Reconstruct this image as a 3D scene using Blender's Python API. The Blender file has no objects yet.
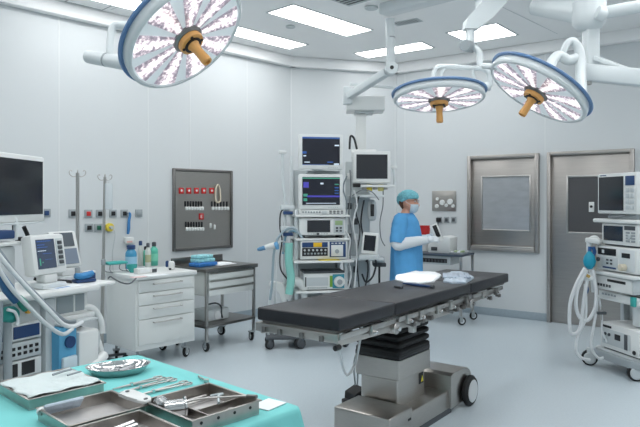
import bpy, bmesh, math, random
from mathutils import Vector, Matrix, Euler
random.seed(7)
scn = bpy.context.scene
COL = scn.collection
R = math.radians
F, HY, H = 620.0, 202.0, 1.5          # focal length (px), horizon row, eye height

def at(px, py, Y):
    return Vector(((px-320)/F*Y, Y, H-(py-HY)/F*Y))
def on_z(px, py, z):
    Y = F*(H-z)/(py-HY)
    return Vector(((px-320)/F*Y, Y, z))

# ---------------------------------------------------------------- materials
def lin(c):
    c = c/255.0
    return c/12.92 if c <= 0.04045 else ((c+0.055)/1.055)**2.4
def rgb(r, g, b):
    return (lin(r), lin(g), lin(b), 1)
MATS = {}
def mat(name, col, rough=0.5, metal=0.0, noise=None, bump=None, emit=None, spec=None, coat=None, alpha=None, trans=None, stretch=(1,1,1), aniso=None):
    """noise=(scale, amount) varies the colour, bump=(scale, strength)"""
    if name in MATS: return MATS[name]
    m = bpy.data.materials.new(name); m.use_nodes = True
    nt = m.node_tree; b = nt.nodes['Principled BSDF']
    c = rgb(*col)
    b.inputs['Base Color'].default_value = c
    b.inputs['Roughness'].default_value = rough
    b.inputs['Metallic'].default_value = metal
    if spec is not None: b.inputs['Specular IOR Level'].default_value = spec
    if coat: b.inputs['Coat Weight'].default_value = coat; b.inputs['Coat Roughness'].default_value = 0.1
    if trans: b.inputs['Transmission Weight'].default_value = trans
    if alpha is not None: b.inputs['Alpha'].default_value = alpha
    if emit:
        b.inputs['Emission Color'].default_value = rgb(*emit[0]); b.inputs['Emission Strength'].default_value = emit[1]
    if noise or bump:
        tc = nt.nodes.new('ShaderNodeTexCoord'); mp = nt.nodes.new('ShaderNodeMapping')
        mp.inputs['Scale'].default_value = stretch
        nt.links.new(tc.outputs['Object'], mp.inputs['Vector'])
    if noise:
        n = nt.nodes.new('ShaderNodeTexNoise'); n.inputs['Scale'].default_value = noise[0]; n.inputs['Detail'].default_value = 4
        nt.links.new(mp.outputs[0], n.inputs['Vector'])
        r = nt.nodes.new('ShaderNodeMapRange'); r.inputs['To Min'].default_value = 1-noise[1]; r.inputs['To Max'].default_value = 1+noise[1]
        r.inputs['From Min'].default_value = .3; r.inputs['From Max'].default_value = .7
        nt.links.new(n.outputs['Fac'], r.inputs['Value'])
        mx = nt.nodes.new('ShaderNodeMix'); mx.data_type = 'RGBA'; mx.blend_type = 'MULTIPLY'; mx.inputs[0].default_value = 1
        mx.inputs[6].default_value = c
        cb = nt.nodes.new('ShaderNodeCombineColor')
        for i in range(3): nt.links.new(r.outputs[0], cb.inputs[i])
        nt.links.new(cb.outputs[0], mx.inputs[7]); nt.links.new(mx.outputs[2], b.inputs['Base Color'])
    if bump:
        n2 = nt.nodes.new('ShaderNodeTexNoise'); n2.inputs['Scale'].default_value = bump[0]; n2.inputs['Detail'].default_value = 3
        nt.links.new(mp.outputs[0], n2.inputs['Vector'])
        bp = nt.nodes.new('ShaderNodeBump'); bp.inputs['Strength'].default_value = bump[1]; bp.inputs['Distance'].default_value = 0.01
        nt.links.new(n2.outputs['Fac'], bp.inputs['Height']); nt.links.new(bp.outputs[0], b.inputs['Normal'])
    MATS[name] = m
    return m

WALL   = mat('wall_panel', (214,219,221), .42, noise=(1.2,.010))
SEAM   = mat('wall_seam', (226,230,231), .4)
CEIL   = mat('ceiling_metal', (250,251,251), .6, noise=(1.0,.01))
FLOOR  = mat('vinyl_floor', (200,212,219), .25, noise=(70,.035), spec=.5)
SKIRT  = mat('vinyl_skirting', (158,172,181), .4, noise=(40,.05))
STEEL  = mat('brushed_steel', (186,184,181), .30, 1.0, noise=(30,.07), stretch=(1,1,14))
STEELH = mat('brushed_steel_sheet', (182,178,173), .32, 1.0, noise=(26,.05), stretch=(.6,.6,14))
STEELD = mat('dark_steel', (132,130,128), .34, 1.0, noise=(20,.08), stretch=(1,1,8))
DOORST = mat('door_steel', (172,168,164), .38, 1.0, noise=(7,.05), stretch=(.5,.5,9))
CHROME = mat('chrome', (215,215,215), .12, 1.0)
TRAYM  = mat('tray_steel', (176,171,166), .28, 1.0, noise=(18,.12))
WHITE  = mat('white_plastic', (226,229,228), .35)
WHITE2 = mat('cool_white_paint', (214,221,223), .32)
CABW   = mat('cabinet_white', (226,230,228), .35, noise=(3,.01))
GREYP  = mat('grey_plastic', (158,166,170), .45)
LGREY  = mat('pale_grey_plastic', (196,203,205), .42)
DGREY  = mat('dark_grey_plastic', (74,79,84), .5)
BLACK  = mat('black_plastic', (22,23,26), .45)
RUBBER = mat('black_rubber', (26,27,29), .7)
MATT   = mat('black_mattress', (30,31,37), .40, noise=(60,.08), bump=(140,.12))
SCREEN = mat('dark_screen_glass', (34,37,44), .16, coat=.3)
SCREENB= mat('lit_screen', (12,15,24), .2, emit=((20,24,38),.5))
UIBLUE = mat('screen_blue_band', (30,60,110), .3, emit=((50,100,180),.4))
UIVIO  = mat('screen_violet_trace', (60,50,160), .3, emit=((84,84,170),.35))
UIGRN  = mat('screen_green_trace', (60,150,120), .3, emit=((80,140,130),.3))
UIWHT  = mat('screen_white_text', (190,200,210), .3, emit=((170,185,200),.6))
TEAL   = mat('teal_drape', (122,206,205), .78, noise=(9,.03), bump=(12,.12))
TEALP  = mat('teal_plastic', (60,170,165), .5)
TURQ   = mat('turquoise_plastic', (20,152,182), .45)
BLUEP  = mat('blue_plastic', (92,168,208), .42)
NAVY   = mat('navy_plastic', (34,66,112), .45)
LAMPBL = mat('lamp_rim_blue', (98,134,178), .4)
LAMPGR = mat('lamp_face_glass', (212,220,222), .4, emit=((215,225,230),.28))
AMBER  = mat('amber_plastic', (222,164,92), .42)
GOWN   = mat('blue_gown_fabric', (92,168,224), .85, noise=(14,.05), bump=(30,.25))
GLOVE  = mat('white_sleeve', (226,232,236), .8, bump=(40,.25))
CAPM   = mat('teal_cap_fabric', (124,192,204), .9, noise=(60,.22), bump=(60,.4))
MASKM  = mat('pale_mask', (204,222,232), .85)
SKIN   = mat('skin', (214,160,136), .55)
HAIRM  = mat('brown_hair', (92,62,44), .7)
RED    = mat('red_plastic', (200,38,38), .45)
DRED   = mat('red_socket', (176,40,40), .45, emit=((190,40,40),.10))
YELL   = mat('yellow_plastic', (228,206,70), .45)
GREEN  = mat('dark_green_plastic', (20,92,70), .45)
PAPER  = mat('white_paper', (236,240,242), .85, bump=(25,.3))
FOIL   = mat('pale_blue_package', (186,200,214), .32, noise=(25,.16), bump=(30,.5))
CLEAR  = mat('clear_tube', (205,218,222), .25, alpha=.75)
HOSEW  = mat('white_hose', (222,226,228), .45)
HOSEG  = mat('grey_hose', (140,150,156), .5)
CABLE  = mat('grey_cable', (120,126,130), .55)
CABLEB = mat('black_cable', (40,42,46), .55)
TEALC  = mat('clear_teal_hose', (140,206,196), .35)
GLASSP = mat('frosted_window_glass', (172,176,180), .3, metal=.35, noise=(5,.08), stretch=(1,1,3))
DPANE  = mat('dark_door_glass', (92,92,94), .3, metal=.5)
LIGHTP = mat('lit_ceiling_diffuser', (255,255,255), .5, emit=((255,255,255),6.0))

def lampseg_mat(nseg=9):
    """mirror facets of the lamp: bright along the middle of each reflector, speckled towards its sides (lamp axes: z is the light axis)"""
    m = bpy.data.materials.new('lamp_reflector_facets'); m.use_nodes = True
    nt = m.node_tree; b = nt.nodes['Principled BSDF']; L = nt.links.new; N = nt.nodes.new
    tc = N('ShaderNodeTexCoord')
    g = N('ShaderNodeTexGradient'); g.gradient_type = 'RADIAL'; L(tc.outputs['Object'], g.inputs['Vector'])
    mu = N('ShaderNodeMath'); mu.operation = 'MULTIPLY_ADD'; mu.inputs[1].default_value = nseg; mu.inputs[2].default_value = nseg/2.0
    L(g.outputs['Fac'], mu.inputs[0])
    fr = N('ShaderNodeMath'); fr.operation = 'FRACT'; L(mu.outputs[0], fr.inputs[0])
    pp_ = N('ShaderNodeMath'); pp_.operation = 'PINGPONG'; pp_.inputs[1].default_value = .5; L(fr.outputs[0], pp_.inputs[0])   # 0 at the middle of a segment
    n = N('ShaderNodeTexNoise'); n.inputs['Scale'].default_value = 60; n.inputs['Detail'].default_value = 5; L(tc.outputs['Object'], n.inputs['Vector'])
    v = N('ShaderNodeTexVoronoi'); v.inputs['Scale'].default_value = 55; L(tc.outputs['Object'], v.inputs['Vector'])
    ad = N('ShaderNodeMath'); ad.operation = 'MULTIPLY_ADD'; ad.inputs[1].default_value = 1.1; ad.inputs[2].default_value = -.53; L(n.outputs['Fac'], ad.inputs[0])
    a2 = N('ShaderNodeMath'); a2.operation = 'ADD'; L(pp_.outputs[0], a2.inputs[0]); L(ad.outputs[0], a2.inputs[1])
    r = N('ShaderNodeValToRGB'); e = r.color_ramp.elements
    e[0].position = .04; e[0].color = (1,1,1,1); e[1].position = .40; e[1].color = rgb(96,88,100)
    x = e.new(.14); x.color = rgb(226,216,219); x = e.new(.25); x.color = rgb(160,146,156)
    L(a2.outputs[0], r.inputs[0])
    L(r.outputs[0], b.inputs['Emission Color']); b.inputs['Emission Strength'].default_value = 1.05
    b.inputs['Base Color'].default_value = rgb(150,146,152); b.inputs['Roughness'].default_value = .3; b.inputs['Metallic'].default_value = .6
    return m
LAMPSEG = lampseg_mat()

# ---------------------------------------------------------------- mesh builder
def catmull(pts, n=6, closed=False):
    pts = [Vector(p) for p in pts]
    if len(pts) < 3 and not closed: return pts
    out = []; N = len(pts)
    rng = range(N) if closed else range(N-1)
    for i in rng:
        if closed: p0,p1,p2,p3 = pts[(i-1)%N],pts[i],pts[(i+1)%N],pts[(i+2)%N]
        else: p0,p1,p2,p3 = pts[max(i-1,0)],pts[i],pts[i+1],pts[min(i+2,N-1)]
        for k in range(n):
            t = k/n
            out.append(0.5*((2*p1)+(-p0+p2)*t+(2*p0-5*p1+4*p2-p3)*t*t+(-p0+3*p1-3*p2+p3)*t**3))
    if not closed: out.append(pts[-1])
    return out

class MB:
    def __init__(s): s.bm = bmesh.new(); s.mi = 0
    def _add(s, t, M=None):
        for f in t.faces: f.material_index = s.mi
        if M is not None: bmesh.ops.transform(t, matrix=M, verts=t.verts)
        bmesh.ops.recalc_face_normals(t, faces=t.faces)
        me = bpy.data.meshes.new('tmp'); t.to_mesh(me); t.free(); s.bm.from_mesh(me); bpy.data.meshes.remove(me)
        return s
    def box(s, x0, y0, z0, x1, y1, z1, b=0, seg=2, M=None):
        t = bmesh.new()
        bmesh.ops.create_cube(t, size=1, matrix=Matrix.Translation(((x0+x1)/2,(y0+y1)/2,(z0+z1)/2)) @ Matrix.Diagonal((abs(x1-x0),abs(y1-y0),abs(z1-z0),1)))
        if b: bmesh.ops.bevel(t, geom=list(t.edges), offset=min(b, .49*min(abs(x1-x0),abs(y1-y0),abs(z1-z0))), segments=seg, affect='EDGES', profile=.5)
        return s._add(t, M)
    def prism(s, pts, z0, z1, b=0, M=None):
        t = bmesh.new()
        v0 = [t.verts.new((p[0],p[1],z0)) for p in pts]; v1 = [t.verts.new((p[0],p[1],z1)) for p in pts]
        n = len(pts)
        t.faces.new(v0[::-1]); t.faces.new(v1)
        for i in range(n): t.faces.new((v0[i],v0[(i+1)%n],v1[(i+1)%n],v1[i]))
        if b: bmesh.ops.bevel(t, geom=list(t.edges), offset=b, segments=2, affect='EDGES', profile=.5)
        return s._add(t, M)
    def loft(s, rings, caps=True, closed=False, M=None):
        t = bmesh.new(); VR = [[t.verts.new(p) for p in r] for r in rings]
        n = len(rings[0]); K = len(VR)
        for i in range(K if closed else K-1):
            a, b2 = VR[i], VR[(i+1)%K]
            for j in range(n): t.faces.new((a[j],a[(j+1)%n],b2[(j+1)%n],b2[j]))
        if caps and not closed: t.faces.new(VR[0][::-1]); t.faces.new(VR[-1])
        return s._add(t, M)
    def tube(s, pts, r, seg=8, smooth=5, closed=False, caps=True, M=None):
        """r may be a number or a list of radii along the given points"""
        P0 = [Vector(p) for p in pts]
        P = catmull(P0, smooth, closed) if smooth else P0
        if isinstance(r, (list,tuple)):
            n0 = len(r); RR = []
            for i in range(len(P)):
                x = i/(len(P)-1)*(n0-1); k = min(int(x), n0-2); RR.append(r[k]+(r[k+1]-r[k])*(x-k))
        else: RR = [r]*len(P)
        rings = []; N = len(P); up = None
        for i in range(N):
            if closed: d = P[(i+1)%N]-P[i-1]
            else: d = P[min(i+1,N-1)]-P[max(i-1,0)]
            if d.length < 1e-9: d = Vector((0,0,1))
            d.normalize()
            if up is None:
                up = Vector((0,0,1)) if abs(d.z) < .9 else Vector((1,0,0))
            a = d.cross(up)
            if a.length < 1e-6: a = d.orthogonal()
            a.normalize(); b2 = a.cross(d).normalized(); up = b2
            rings.append([P[i]+RR[i]*(math.cos(2*math.pi*j/seg)*a+math.sin(2*math.pi*j/seg)*b2) for j in range(seg)])
        return s.loft(rings, caps, closed, M)
    def cyl(s, p0, p1, r0, r1=None, seg=20, M=None, b=0):
        p0, p1 = Vector(p0), Vector(p1)
        if r1 is None: r1 = r0
        d = (p1-p0).normalized(); a = d.orthogonal().normalized(); c = d.cross(a)
        ring = lambda p, r: [p+r*(math.cos(2*math.pi*j/seg)*a+math.sin(2*math.pi*j/seg)*c) for j in range(seg)]
        if b:
            return s.loft([ring(p0,r0-b), ring(p0+d*b,r0), ring(p1-d*b,r1), ring(p1,r1-b)], True, M=M)
        return s.loft([ring(p0,r0), ring(p1,r1)], True, M=M)
    def lathe(s, prof, seg=32, M=None):
        rings = [[Vector((max(r,1e-4)*math.cos(2*math.pi*j/seg), max(r,1e-4)*math.sin(2*math.pi*j/seg), z)) for j in range(seg)] for r, z in prof]
        return s.loft(rings, True, M=M)
    def sphere(s, c, r, sc=(1,1,1), seg=16, M=None):
        t = bmesh.new(); bmesh.ops.create_uvsphere(t, u_segments=seg, v_segments=max(6,seg//2), radius=r)
        MM = Matrix.Translation(c) @ Matrix.Diagonal((*sc,1))
        return s._add(t, MM if M is None else M @ MM)
    def quad(s, pts, M=None):
        t = bmesh.new(); t.faces.new([t.verts.new(p) for p in pts]); return s._add(t, M)
    def bar(s, p0, p1, w, h, b=0, M=None):
        """rectangular bar between two points: w across, h up"""
        p0, p1 = Vector(p0), Vector(p1); d = (p1-p0); L = d.length; d.normalize()
        up = Vector((0,0,1)) if abs(d.z) < .95 else Vector((0,1,0))
        a = d.cross(up).normalized(); u = a.cross(d)
        MM = Matrix((a, d, u)).transposed().to_4x4(); MM.translation = (p0+p1)/2
        if M is not None: MM = M @ MM
        return s.box(-w/2,-L/2,-h/2,w/2,L/2,h/2,b,2,MM)
    def build(s, name, m, parent=None, loc=None, rotz=0, ang=38, world=False):
        me = bpy.data.meshes.new(name)
        if world and parent is not None:
            bmesh.ops.transform(s.bm, matrix=(Matrix.Translation(parent.location) @ parent.rotation_euler.to_matrix().to_4x4()).inverted(), verts=s.bm.verts)
        s.bm.to_mesh(me); s.bm.free()
        for x in (m if isinstance(m,(list,tuple)) else [m]): me.materials.append(x)
        for p in me.polygons: p.use_smooth = True
        try: me.set_sharp_from_angle(angle=R(ang))
        except Exception: pass
        o = bpy.data.objects.new(name, me); COL.objects.link(o)
        if parent is not None: o.parent = parent
        if loc is not None: o.location = loc
        if rotz: o.rotation_euler = (0,0,rotz)
        return o

def tag(o, label, cat, group=None):
    o['label'] = label; o['category'] = cat
    if group: o['group'] = group
    return o
def thing(name, label, cat, loc=(0,0,0), rot=0, group=None):
    o = bpy.data.objects.new(name, None); o.empty_display_size = .1; COL.objects.link(o)
    o.location = loc; o.rotation_euler = (0,0,R(rot))
    return tag(o, label, cat, group)
def struct(o):
    o['kind'] = 'structure'; return o
def dup(root, loc, rot=None, label=None, group=None):
    def cp(o, par):
        c = o.copy(); COL.objects.link(c)
        if par is not None: c.parent = par
        for ch in o.children: cp(ch, c)
        return c
    r = cp(root, None); r.location = loc
    if rot is not None: r.rotation_euler = (0,0,R(rot))
    if label: r['label'] = label
    if group: r['group'] = group
    return r
def T(x=0,y=0,z=0): return Matrix.Translation((x,y,z))
def RX(a): return Matrix.Rotation(R(a),4,'X')
def RY(a): return Matrix.Rotation(R(a),4,'Y')
def RZ(a): return Matrix.Rotation(R(a),4,'Z')
AL = 46.7                 # direction of the left wall
AR = -35.8                # direction of the right wall
uL = Vector((math.cos(R(AL)), math.sin(R(AL)), 0)); vL = Vector((-uL.y, uL.x, 0))
uR = Vector((math.cos(R(AR)), math.sin(R(AR)), 0)); vR = Vector((-uR.y, uR.x, 0))
CL = Vector((-.416, 8.59, 0))          # left end of the corner wall
WR0 = Vector((2.86, 7.78, 0))          # right wall where the door begins
CR = WR0 - uR*2.143                    # right end of the corner wall
ZW, ZC = 3.36, 3.50
def left_t(px):
    k = (px-320)/F; return (CL.x-CL.y*k)/(uL.x-uL.y*k)   # distance from the corner along the left wall
def on_left(px, py):
    t = left_t(px); p = CL-uL*t; return Vector((p.x,p.y,H-(py-HY)/F*p.y))
def on_right(px, py):
    k = (px-320)/F; s = (k*WR0.y-WR0.x)/(uR.x-k*uR.y); p = WR0+uR*s
    return Vector((p.x,p.y,H-(py-HY)/F*p.y))
# ================================================================= the room
BL = CL - uL*8.9                                  # left wall, behind the camera
s_ = (3.247+1.5)/.99
BR = WR0 + uR*4.8
BB = BL - vL*7.6
loop = [CL, CR, BR, BB, BL]
mb = MB(); mb.prism([(p.x,p.y) for p in loop], -.1, 0); struct(mb.build('floor', FLOOR))
mb = MB(); mb.prism([(p.x,p.y) for p in loop], ZC, ZC+.1)
# ceiling panel joints
mb.mi = 1
for v in (3.0, 1.9):
    a = uL*1.0+vL*v; b_ = uL*7.3+vL*v
    mb.bar((a.x,a.y,ZC-.001), (b_.x,b_.y,ZC-.001), .005, .003)
for u in (3.2,):
    a = uL*u+vL*6.0; b_ = uL*u-vL*1.0
    mb.bar((a.x,a.y,ZC-.001), (b_.x,b_.y,ZC-.001), .005, .003)
struct(mb.build('ceiling', [CEIL, LGREY]))

def wall(name, a, b_, seams=()):
    d = (b_-a); L = d.length; d = d.normalized()
    M = Matrix.Translation(a) @ Matrix.Rotation(math.atan2(d.y,d.x),4,'Z')     # x along, y outwards
    mb = MB(); mb.box(0,0,0,L,.1,ZC)
    mb.mi = 1
    for s in seams: mb.box(s-.006,-.0015,0,s+.006,.01,ZW)
    mb.bm.transform(M)
    return struct(mb.build(name, [WALL, SEAM]))
LL = (CL-BL).length
wall('wall_left', BL, CL, [LL-left_t(p) for p in (59,148,190,247)])
wall('wall_back', CL, CR, [.02, (CR-CL).length-.03])
wall('wall_right', CR, BR, [.13, 2.143-.035, 2.143+1.06])
wall('wall_near', BR, BB)
wall('wall_behind', BB, BL)
def run(name, a, b_, y0, y1, z0, z1, m, bev=.01):
    d = (b_-a); L = d.length; d = d.normalized()
    M = Matrix.Translation(a) @ Matrix.Rotation(math.atan2(d.y,d.x),4,'Z')
    mb = MB(); mb.box(0,-y1,z0,L,-y0,z1,bev); mb.bm.transform(M)
    return struct(mb.build(name, m))
run('trim_1', BL, CL+uL*.04, 0, .10, ZW, ZC, CEIL)
run('trim_2', CL, CR, 0, .10, ZW, ZC, CEIL)
run('trim_3', CR-uR*.04, BR, 0, .10, ZW, ZC, CEIL)
run('baseboard_left', BL, CL, 0, .012, 0, .10, SKIRT, .004)
run('baseboard_back', CL, CR, 0, .012, 0, .10, SKIRT, .004)
run('baseboard_right', CR, WR0-uR*.005, 0, .012, 0, .10, SKIRT, .004)
run('baseboard_near', WR0+uR*1.0, BR, 0, .012, 0, .10, SKIRT, .004)

# ---- door and hatch window in the right wall (local x along the wall, front = -y)
def frame_mb(x0,z0,x1,z1,w,y0,y1,b=.006, sill=True):
    m = MB(); m.box(x0,y0,z0,x0+w,y1,z1,b); m.box(x1-w,y0,z0,x1,y1,z1,b); m.box(x0+w,y0,z1-w,x1-w,y1,z1,b)
    if sill: m.box(x0+w,y0,z0,x1-w,y1,z0+w,b)
    return m
d = bpy.data.objects.new('door_1', None); COL.objects.link(d); struct(d); d.location = WR0; d.rotation_euler = (0,0,R(AR))
frame_mb(0,0,.985,2.12,.045,-.06,0,sill=False).build('door_frame', DOORST, d)
mb = MB(); mb.box(.045,-.015,.005,.94,0,2.075,.003); mb.build('door_leaf', DOORST, d)
frame_mb(.225,1.11,.76,1.825,.025,-.032,-.015).build('window_frame', STEEL, d)
mb = MB(); mb.box(.25,-.020,1.135,.735,-.015,1.80); mb.build('window_pane', DPANE, d)
w = bpy.data.objects.new('window_1', None); COL.objects.link(w); struct(w); w.location = WR0; w.rotation_euler = (0,0,R(AR))
frame_mb(-1.046,.854,-.10,2.117,.05,-.06,0).build('window_frame', DOORST, w)
mb = MB(); mb.box(-.996,-.012,.904,-.15,0,2.067,.003); mb.build('steel_panel', DOORST, w)
frame_mb(-.865,1.12,-.205,1.845,.022,-.03,-.012).build('pane_frame', STEEL, w)
mb = MB(); mb.box(-.843,-.018,1.142,-.227,-.012,1.823); mb.build('window_pane', GLASSP, w)
mb = MB(); mb.box(-.99,-.06,.902,-.156,-.012,.925,.004); mb.build('window_sill', STEEL, w)

# small switch plate on the door
p = WR0 + uR*.518 - vR*.020
t = thing('door_switch', 'small white switch plate with dark button on the door pane', 'switch', (p.x,p.y,1.38), AR)
mb = MB(); mb.box(-.03,-.014,0,.03,0,.12,.005); mb.build('plate', WHITE, t)
mb = MB(); mb.cyl((0,-.014,.065),(0,-.026,.065),.016,seg=14); mb.build('button', BLACK, t)

# ---- ceiling light panels
def light_panel(name, c, ang, L, W, label, group='lit ceiling panels'):
    t = thing(name, label, 'ceiling light', (c[0],c[1],ZC), ang, group)
    m = frame_mb(-L/2,-W/2,L/2,W/2,.02,-.006,.002,.001)        # built upright, laid flat
    m.bm.transform(RX(90)); m.build('frame', LGREY, t)
    m = MB(); m.box(-L/2+.02,-W/2+.02,-.004,L/2-.02,W/2-.02,.0); m.build('diffuser', LIGHTP, t)
    return t
light_panel('ceiling_light', (.025,6.87), 46.7, 1.30, .42, 'long lit ceiling panel nearest the ceiling vent, right of the left lamp')
light_panel('ceiling_light', (-.74,7.50), 46.7, 1.36, .36, 'long lit ceiling panel partly behind the left surgical lamp')
light_panel('ceiling_light', (-2.13,6.02), 46.7, 1.30, .36, 'lit ceiling panel at the top edge, left of the left surgical lamp')
light_panel('ceiling_light', (.965,8.17), AR, 1.02, .37, 'lit ceiling panel behind the white pendant tube')
light_panel('ceiling_light', (1.925,7.36), -39, .64, .63, 'square lit ceiling panel above the middle surgical lamp')
for (u,v) in ((4.4,2.7),(4.4,1.1),(2.9,4.4),(2.9,2.7),(2.9,1.1),(1.2,4.4),(1.2,2.7),(1.2,1.1),(-.4,4.4),(-.4,2.7),(-.4,1.1),(6.2,.8),(6.2,-.7),(4.4,-.7),(2.9,-.7),(1.2,-.7)):  # extra panels out of view, added to light the room more evenly
    p = uL*u+vL*v
    light_panel('ceiling_light', (p.x,p.y), 46.7, 1.30, .42, 'added lit ceiling panel over the near half, unseen, for even light', 'added unseen panels evening out the light')
# vents and detectors
def vent(px, py, L, W, ang, label):
    p = on_z(px,py,ZC)
    t = thing('ceiling_vent', label, 'vent', p, ang)
    m = frame_mb(-L/2,-W/2,L/2,W/2,.018,-.004,.008,.001); m.bm.transform(RX(90)); m.build('frame', LGREY, t)
    m = MB(); m.box(-L/2+.018,-W/2+.018,-.001,L/2-.018,W/2-.018,0); m.mi = 1
    n = 9
    for i in range(n):
        x = -L/2+.03+(L-.06)*i/(n-1); m.box(x-.009,-W/2+.018,-.006,x+.004,W/2-.018,-.001)
    m.build('grille', [DGREY, LGREY], t)
vent(344,-3,.5,.3,46.7,'ceiling vent grille at the top edge above the long lit panel')
vent(407,22,.32,.16,AR,'small ceiling vent grille right of the white pendant tube')
p = on_z(371.5,7,ZC); mb = MB(); mb.cyl((0,0,-.02),(0,0,0),.07,seg=24,b=.006)
tag(mb.build('ceiling_sensor', LGREY, loc=p), 'round ceiling sensor beside the pendant beam', 'sensor')
p = on_z(290.5,26,ZC); mb = MB(); mb.cyl((0,0,-.02),(0,0,0),.055,seg=24,b=.006)
tag(mb.build('ceiling_sensor', LGREY, loc=p), 'round ceiling sensor between the two long lit panels', 'sensor')
p = on_z(93,1.5,ZC); 
t = thing('ceiling_hatch', 'thin framed ceiling hatch at the upper left', 'hatch', p, 46.7)
m = frame_mb(-.2,-.2,.2,.2,.012,-.003,.004,.001); m.bm.transform(RX(90)); m.build('frame', GREYP, t)
m = MB(); m.box(-.188,-.188,-.001,.188,.188,.0); m.build('panel', CEIL, t)

# ================================================================= things on the walls
def socket(p, ang, w, h, label, insert, group, kind='rect'):
    t = thing('wall_socket', label, 'socket', p, ang, group)
    mb = MB(); mb.box(-w/2,-.014,-h/2,w/2,0,h/2,.004); mb.build('plate', GREYP, t)
    mb = MB()
    if kind == 'rect': mb.box(-w*.27,-.022,-h*.27,w*.27,-.014,h*.27,.004)
    else: mb.cyl((0,-.014,0),(0,-.05,0),w*.32,seg=16)
    mb.build('insert', insert, t)
    return t
G1 = 'row of grey sockets on the left wall'
for px, py, ins, lab in ((46,213,NAVY,'grey wall socket just right of the large black monitor'),
        (72.5,213.5,BLACK,'grey wall socket behind the thinner left drip stand'),
        (88,213.7,RED,'grey wall socket with red insert'),
        (99.4,213.7,BLACK,'grey wall socket between the red socket and the right drip stand'),
        (112.6,213.5,BLACK,'grey wall socket right of the right drip stand'),
        (124,213.5,BLACK,'grey wall socket from which the blue strip hangs'),
        (138.5,213.2,GREYP,'blank grey wall plate, rightmost of the socket row')):
    p = on_left(px,py); socket(p, AL, .085, .085, lab, ins, G1)
for px, ins, lab, k in ((88.7,BLACK,'grey gas outlet below the red socket','rect'),(98.3,GREEN,'dark green gas outlet in the lower row','rect')):
    p = on_left(px,227.7); socket(p, AL, .09, .085, lab, ins, 'gas outlets on the left wall', k)
p = on_left(108.3,227.3)
t = thing('gas_valve','round yellow gas valve on the left wall','valve',p,AL)
mb = MB(); mb.cyl((0,0,0),(0,-.05,0),.045,seg=20,b=.006); mb.build('dial', YELL, t)
mb = MB(); mb.cyl((0,-.05,0),(0,-.085,0),.018,seg=14); mb.build('plug', LGREY, t)
mb = MB(); mb.tube([(0,-.08,0),(.03,-.09,-.08),(.02,-.05,-.3),(.06,-.02,-.6)],.005,6); mb.build('cable', LGREY, t)
# blue strip and small white box
p = on_left(127,234)
t = thing('hanging_tube','blue rubber strip hanging on the wall above the white cabinet','tube',p,AL)
mb = MB(); mb.tube([(-.005,-.03,0),(.0,-.035,.06),(.006,-.03,.14),(.02,-.03,.21),(.012,-.025,.235)],[.013,.018,.016,.014,.01],10); mb.build('strip', mat('strip_blue',(60,130,190),.5), t)
mb = MB(); mb.box(-.015,-.03,.225,.02,0,.245,.004); mb.build('hook', GREYP, t)
p = on_left(127.5,243.5)
t = thing('wall_box','small white box with pink label on the wall below the blue strip','box',p,AL)
mb = MB(); mb.box(-.05,-.05,0,.05,0,.07,.006); mb.build('case', WHITE, t)
mb = MB(); mb.box(-.036,-.0515,.012,.03,-.05,.03); mb.build('sticker', mat('pink_sticker',(226,178,170),.7), t)

# steel wall panel
pA = on_left(172,0); pB = on_left(231.6,0); tA, tB = left_t(172), left_t(231.6)
Wp = tA-tB; base = CL-uL*tA
t = thing('wall_console','large square steel panel with red sockets on the left wall','panel',(base.x,base.y,.925),AL)
Hp = .97
frame_mb(0,0,Wp,Hp,.035,-.03,0,.008).build('frame', STEELD, t)
mb = MB(); mb.box(.035,-.012,.035,Wp-.035,0,Hp-.035); mb.build('faceplate', STEELH, t)
def pp(px,py):    # position on the panel face
    tt = left_t(px); q = CL-uL*tt; return (tA-tt, H-(py-HY)/F*q.y-.925)
for i,(px,py) in enumerate(((180.5,190.8),(188,190.8),(195.6,190.8),(203,190.8),(210.8,190.8))):
    x,z = pp(px,py); mb = MB(); mb.box(x-.034,-.022,z-.036,x+.034,-.012,z+.036,.004)
    mb.mi = 1; mb.cyl((x,-.023,z+.002),(x,-.0245,z+.002),.014,seg=10)
    mb.build('red_socket', [DRED, WHITE], t)
x,z = pp(200.5,216.5); mb = MB(); mb.box(x-.034,-.022,z-.038,x+.034,-.012,z+.038,.004); mb.mi=1
mb.box(x-.014,-.0235,z-.018,x-.006,-.022,z+.02); mb.box(x-.006,-.0235,z-.018,x+.012,-.022,z-.012); mb.box(x-.006,-.0235,z-.002,x+.01,-.022,z+.003); mb.box(x-.006,-.0235,z+.014,x+.012,-.022,z+.02)
mb.build('red_socket', [DRED, WHITE], t)
def terminals(px0,px1,py,rows):
    for i in range(rows):
        x,z = pp(px0+(px1-px0)*i/(rows-1),py)
        mb = MB(); mb.box(x-.011,-.02,z+.012,x+.011,-.012,z+.075,.002); mb.build('terminal', BLACK, t)
        mb = MB(); mb.box(x-.006,-.035,z-.034,x+.030,-.012,z+.010,.010); mb.build('plug', WHITE, t)
terminals(184.5,200.5,207.5,7); terminals(211,226,207.5,6); terminals(185,201,228,7)
for px in (209.5,213.5):
    x,z = pp(px,225.5 if px<211 else 227); mb = MB(); mb.box(x-.014,-.03,z-.03,x+.014,-.012,z+.03,.008); mb.build('plug', WHITE, t)
x,z = pp(216.5,193); mb = MB(); mb.tube([(x-.03,-.03,z-.10),(x-.035,-.03,z+.04),(x,-.03,z+.10),(x+.034,-.03,z+.03),(x+.034,-.03,z-.10)],.010,8,closed=True); mb.build('cable_loop', mat('beige_cable',(226,216,196),.6), t)

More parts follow.
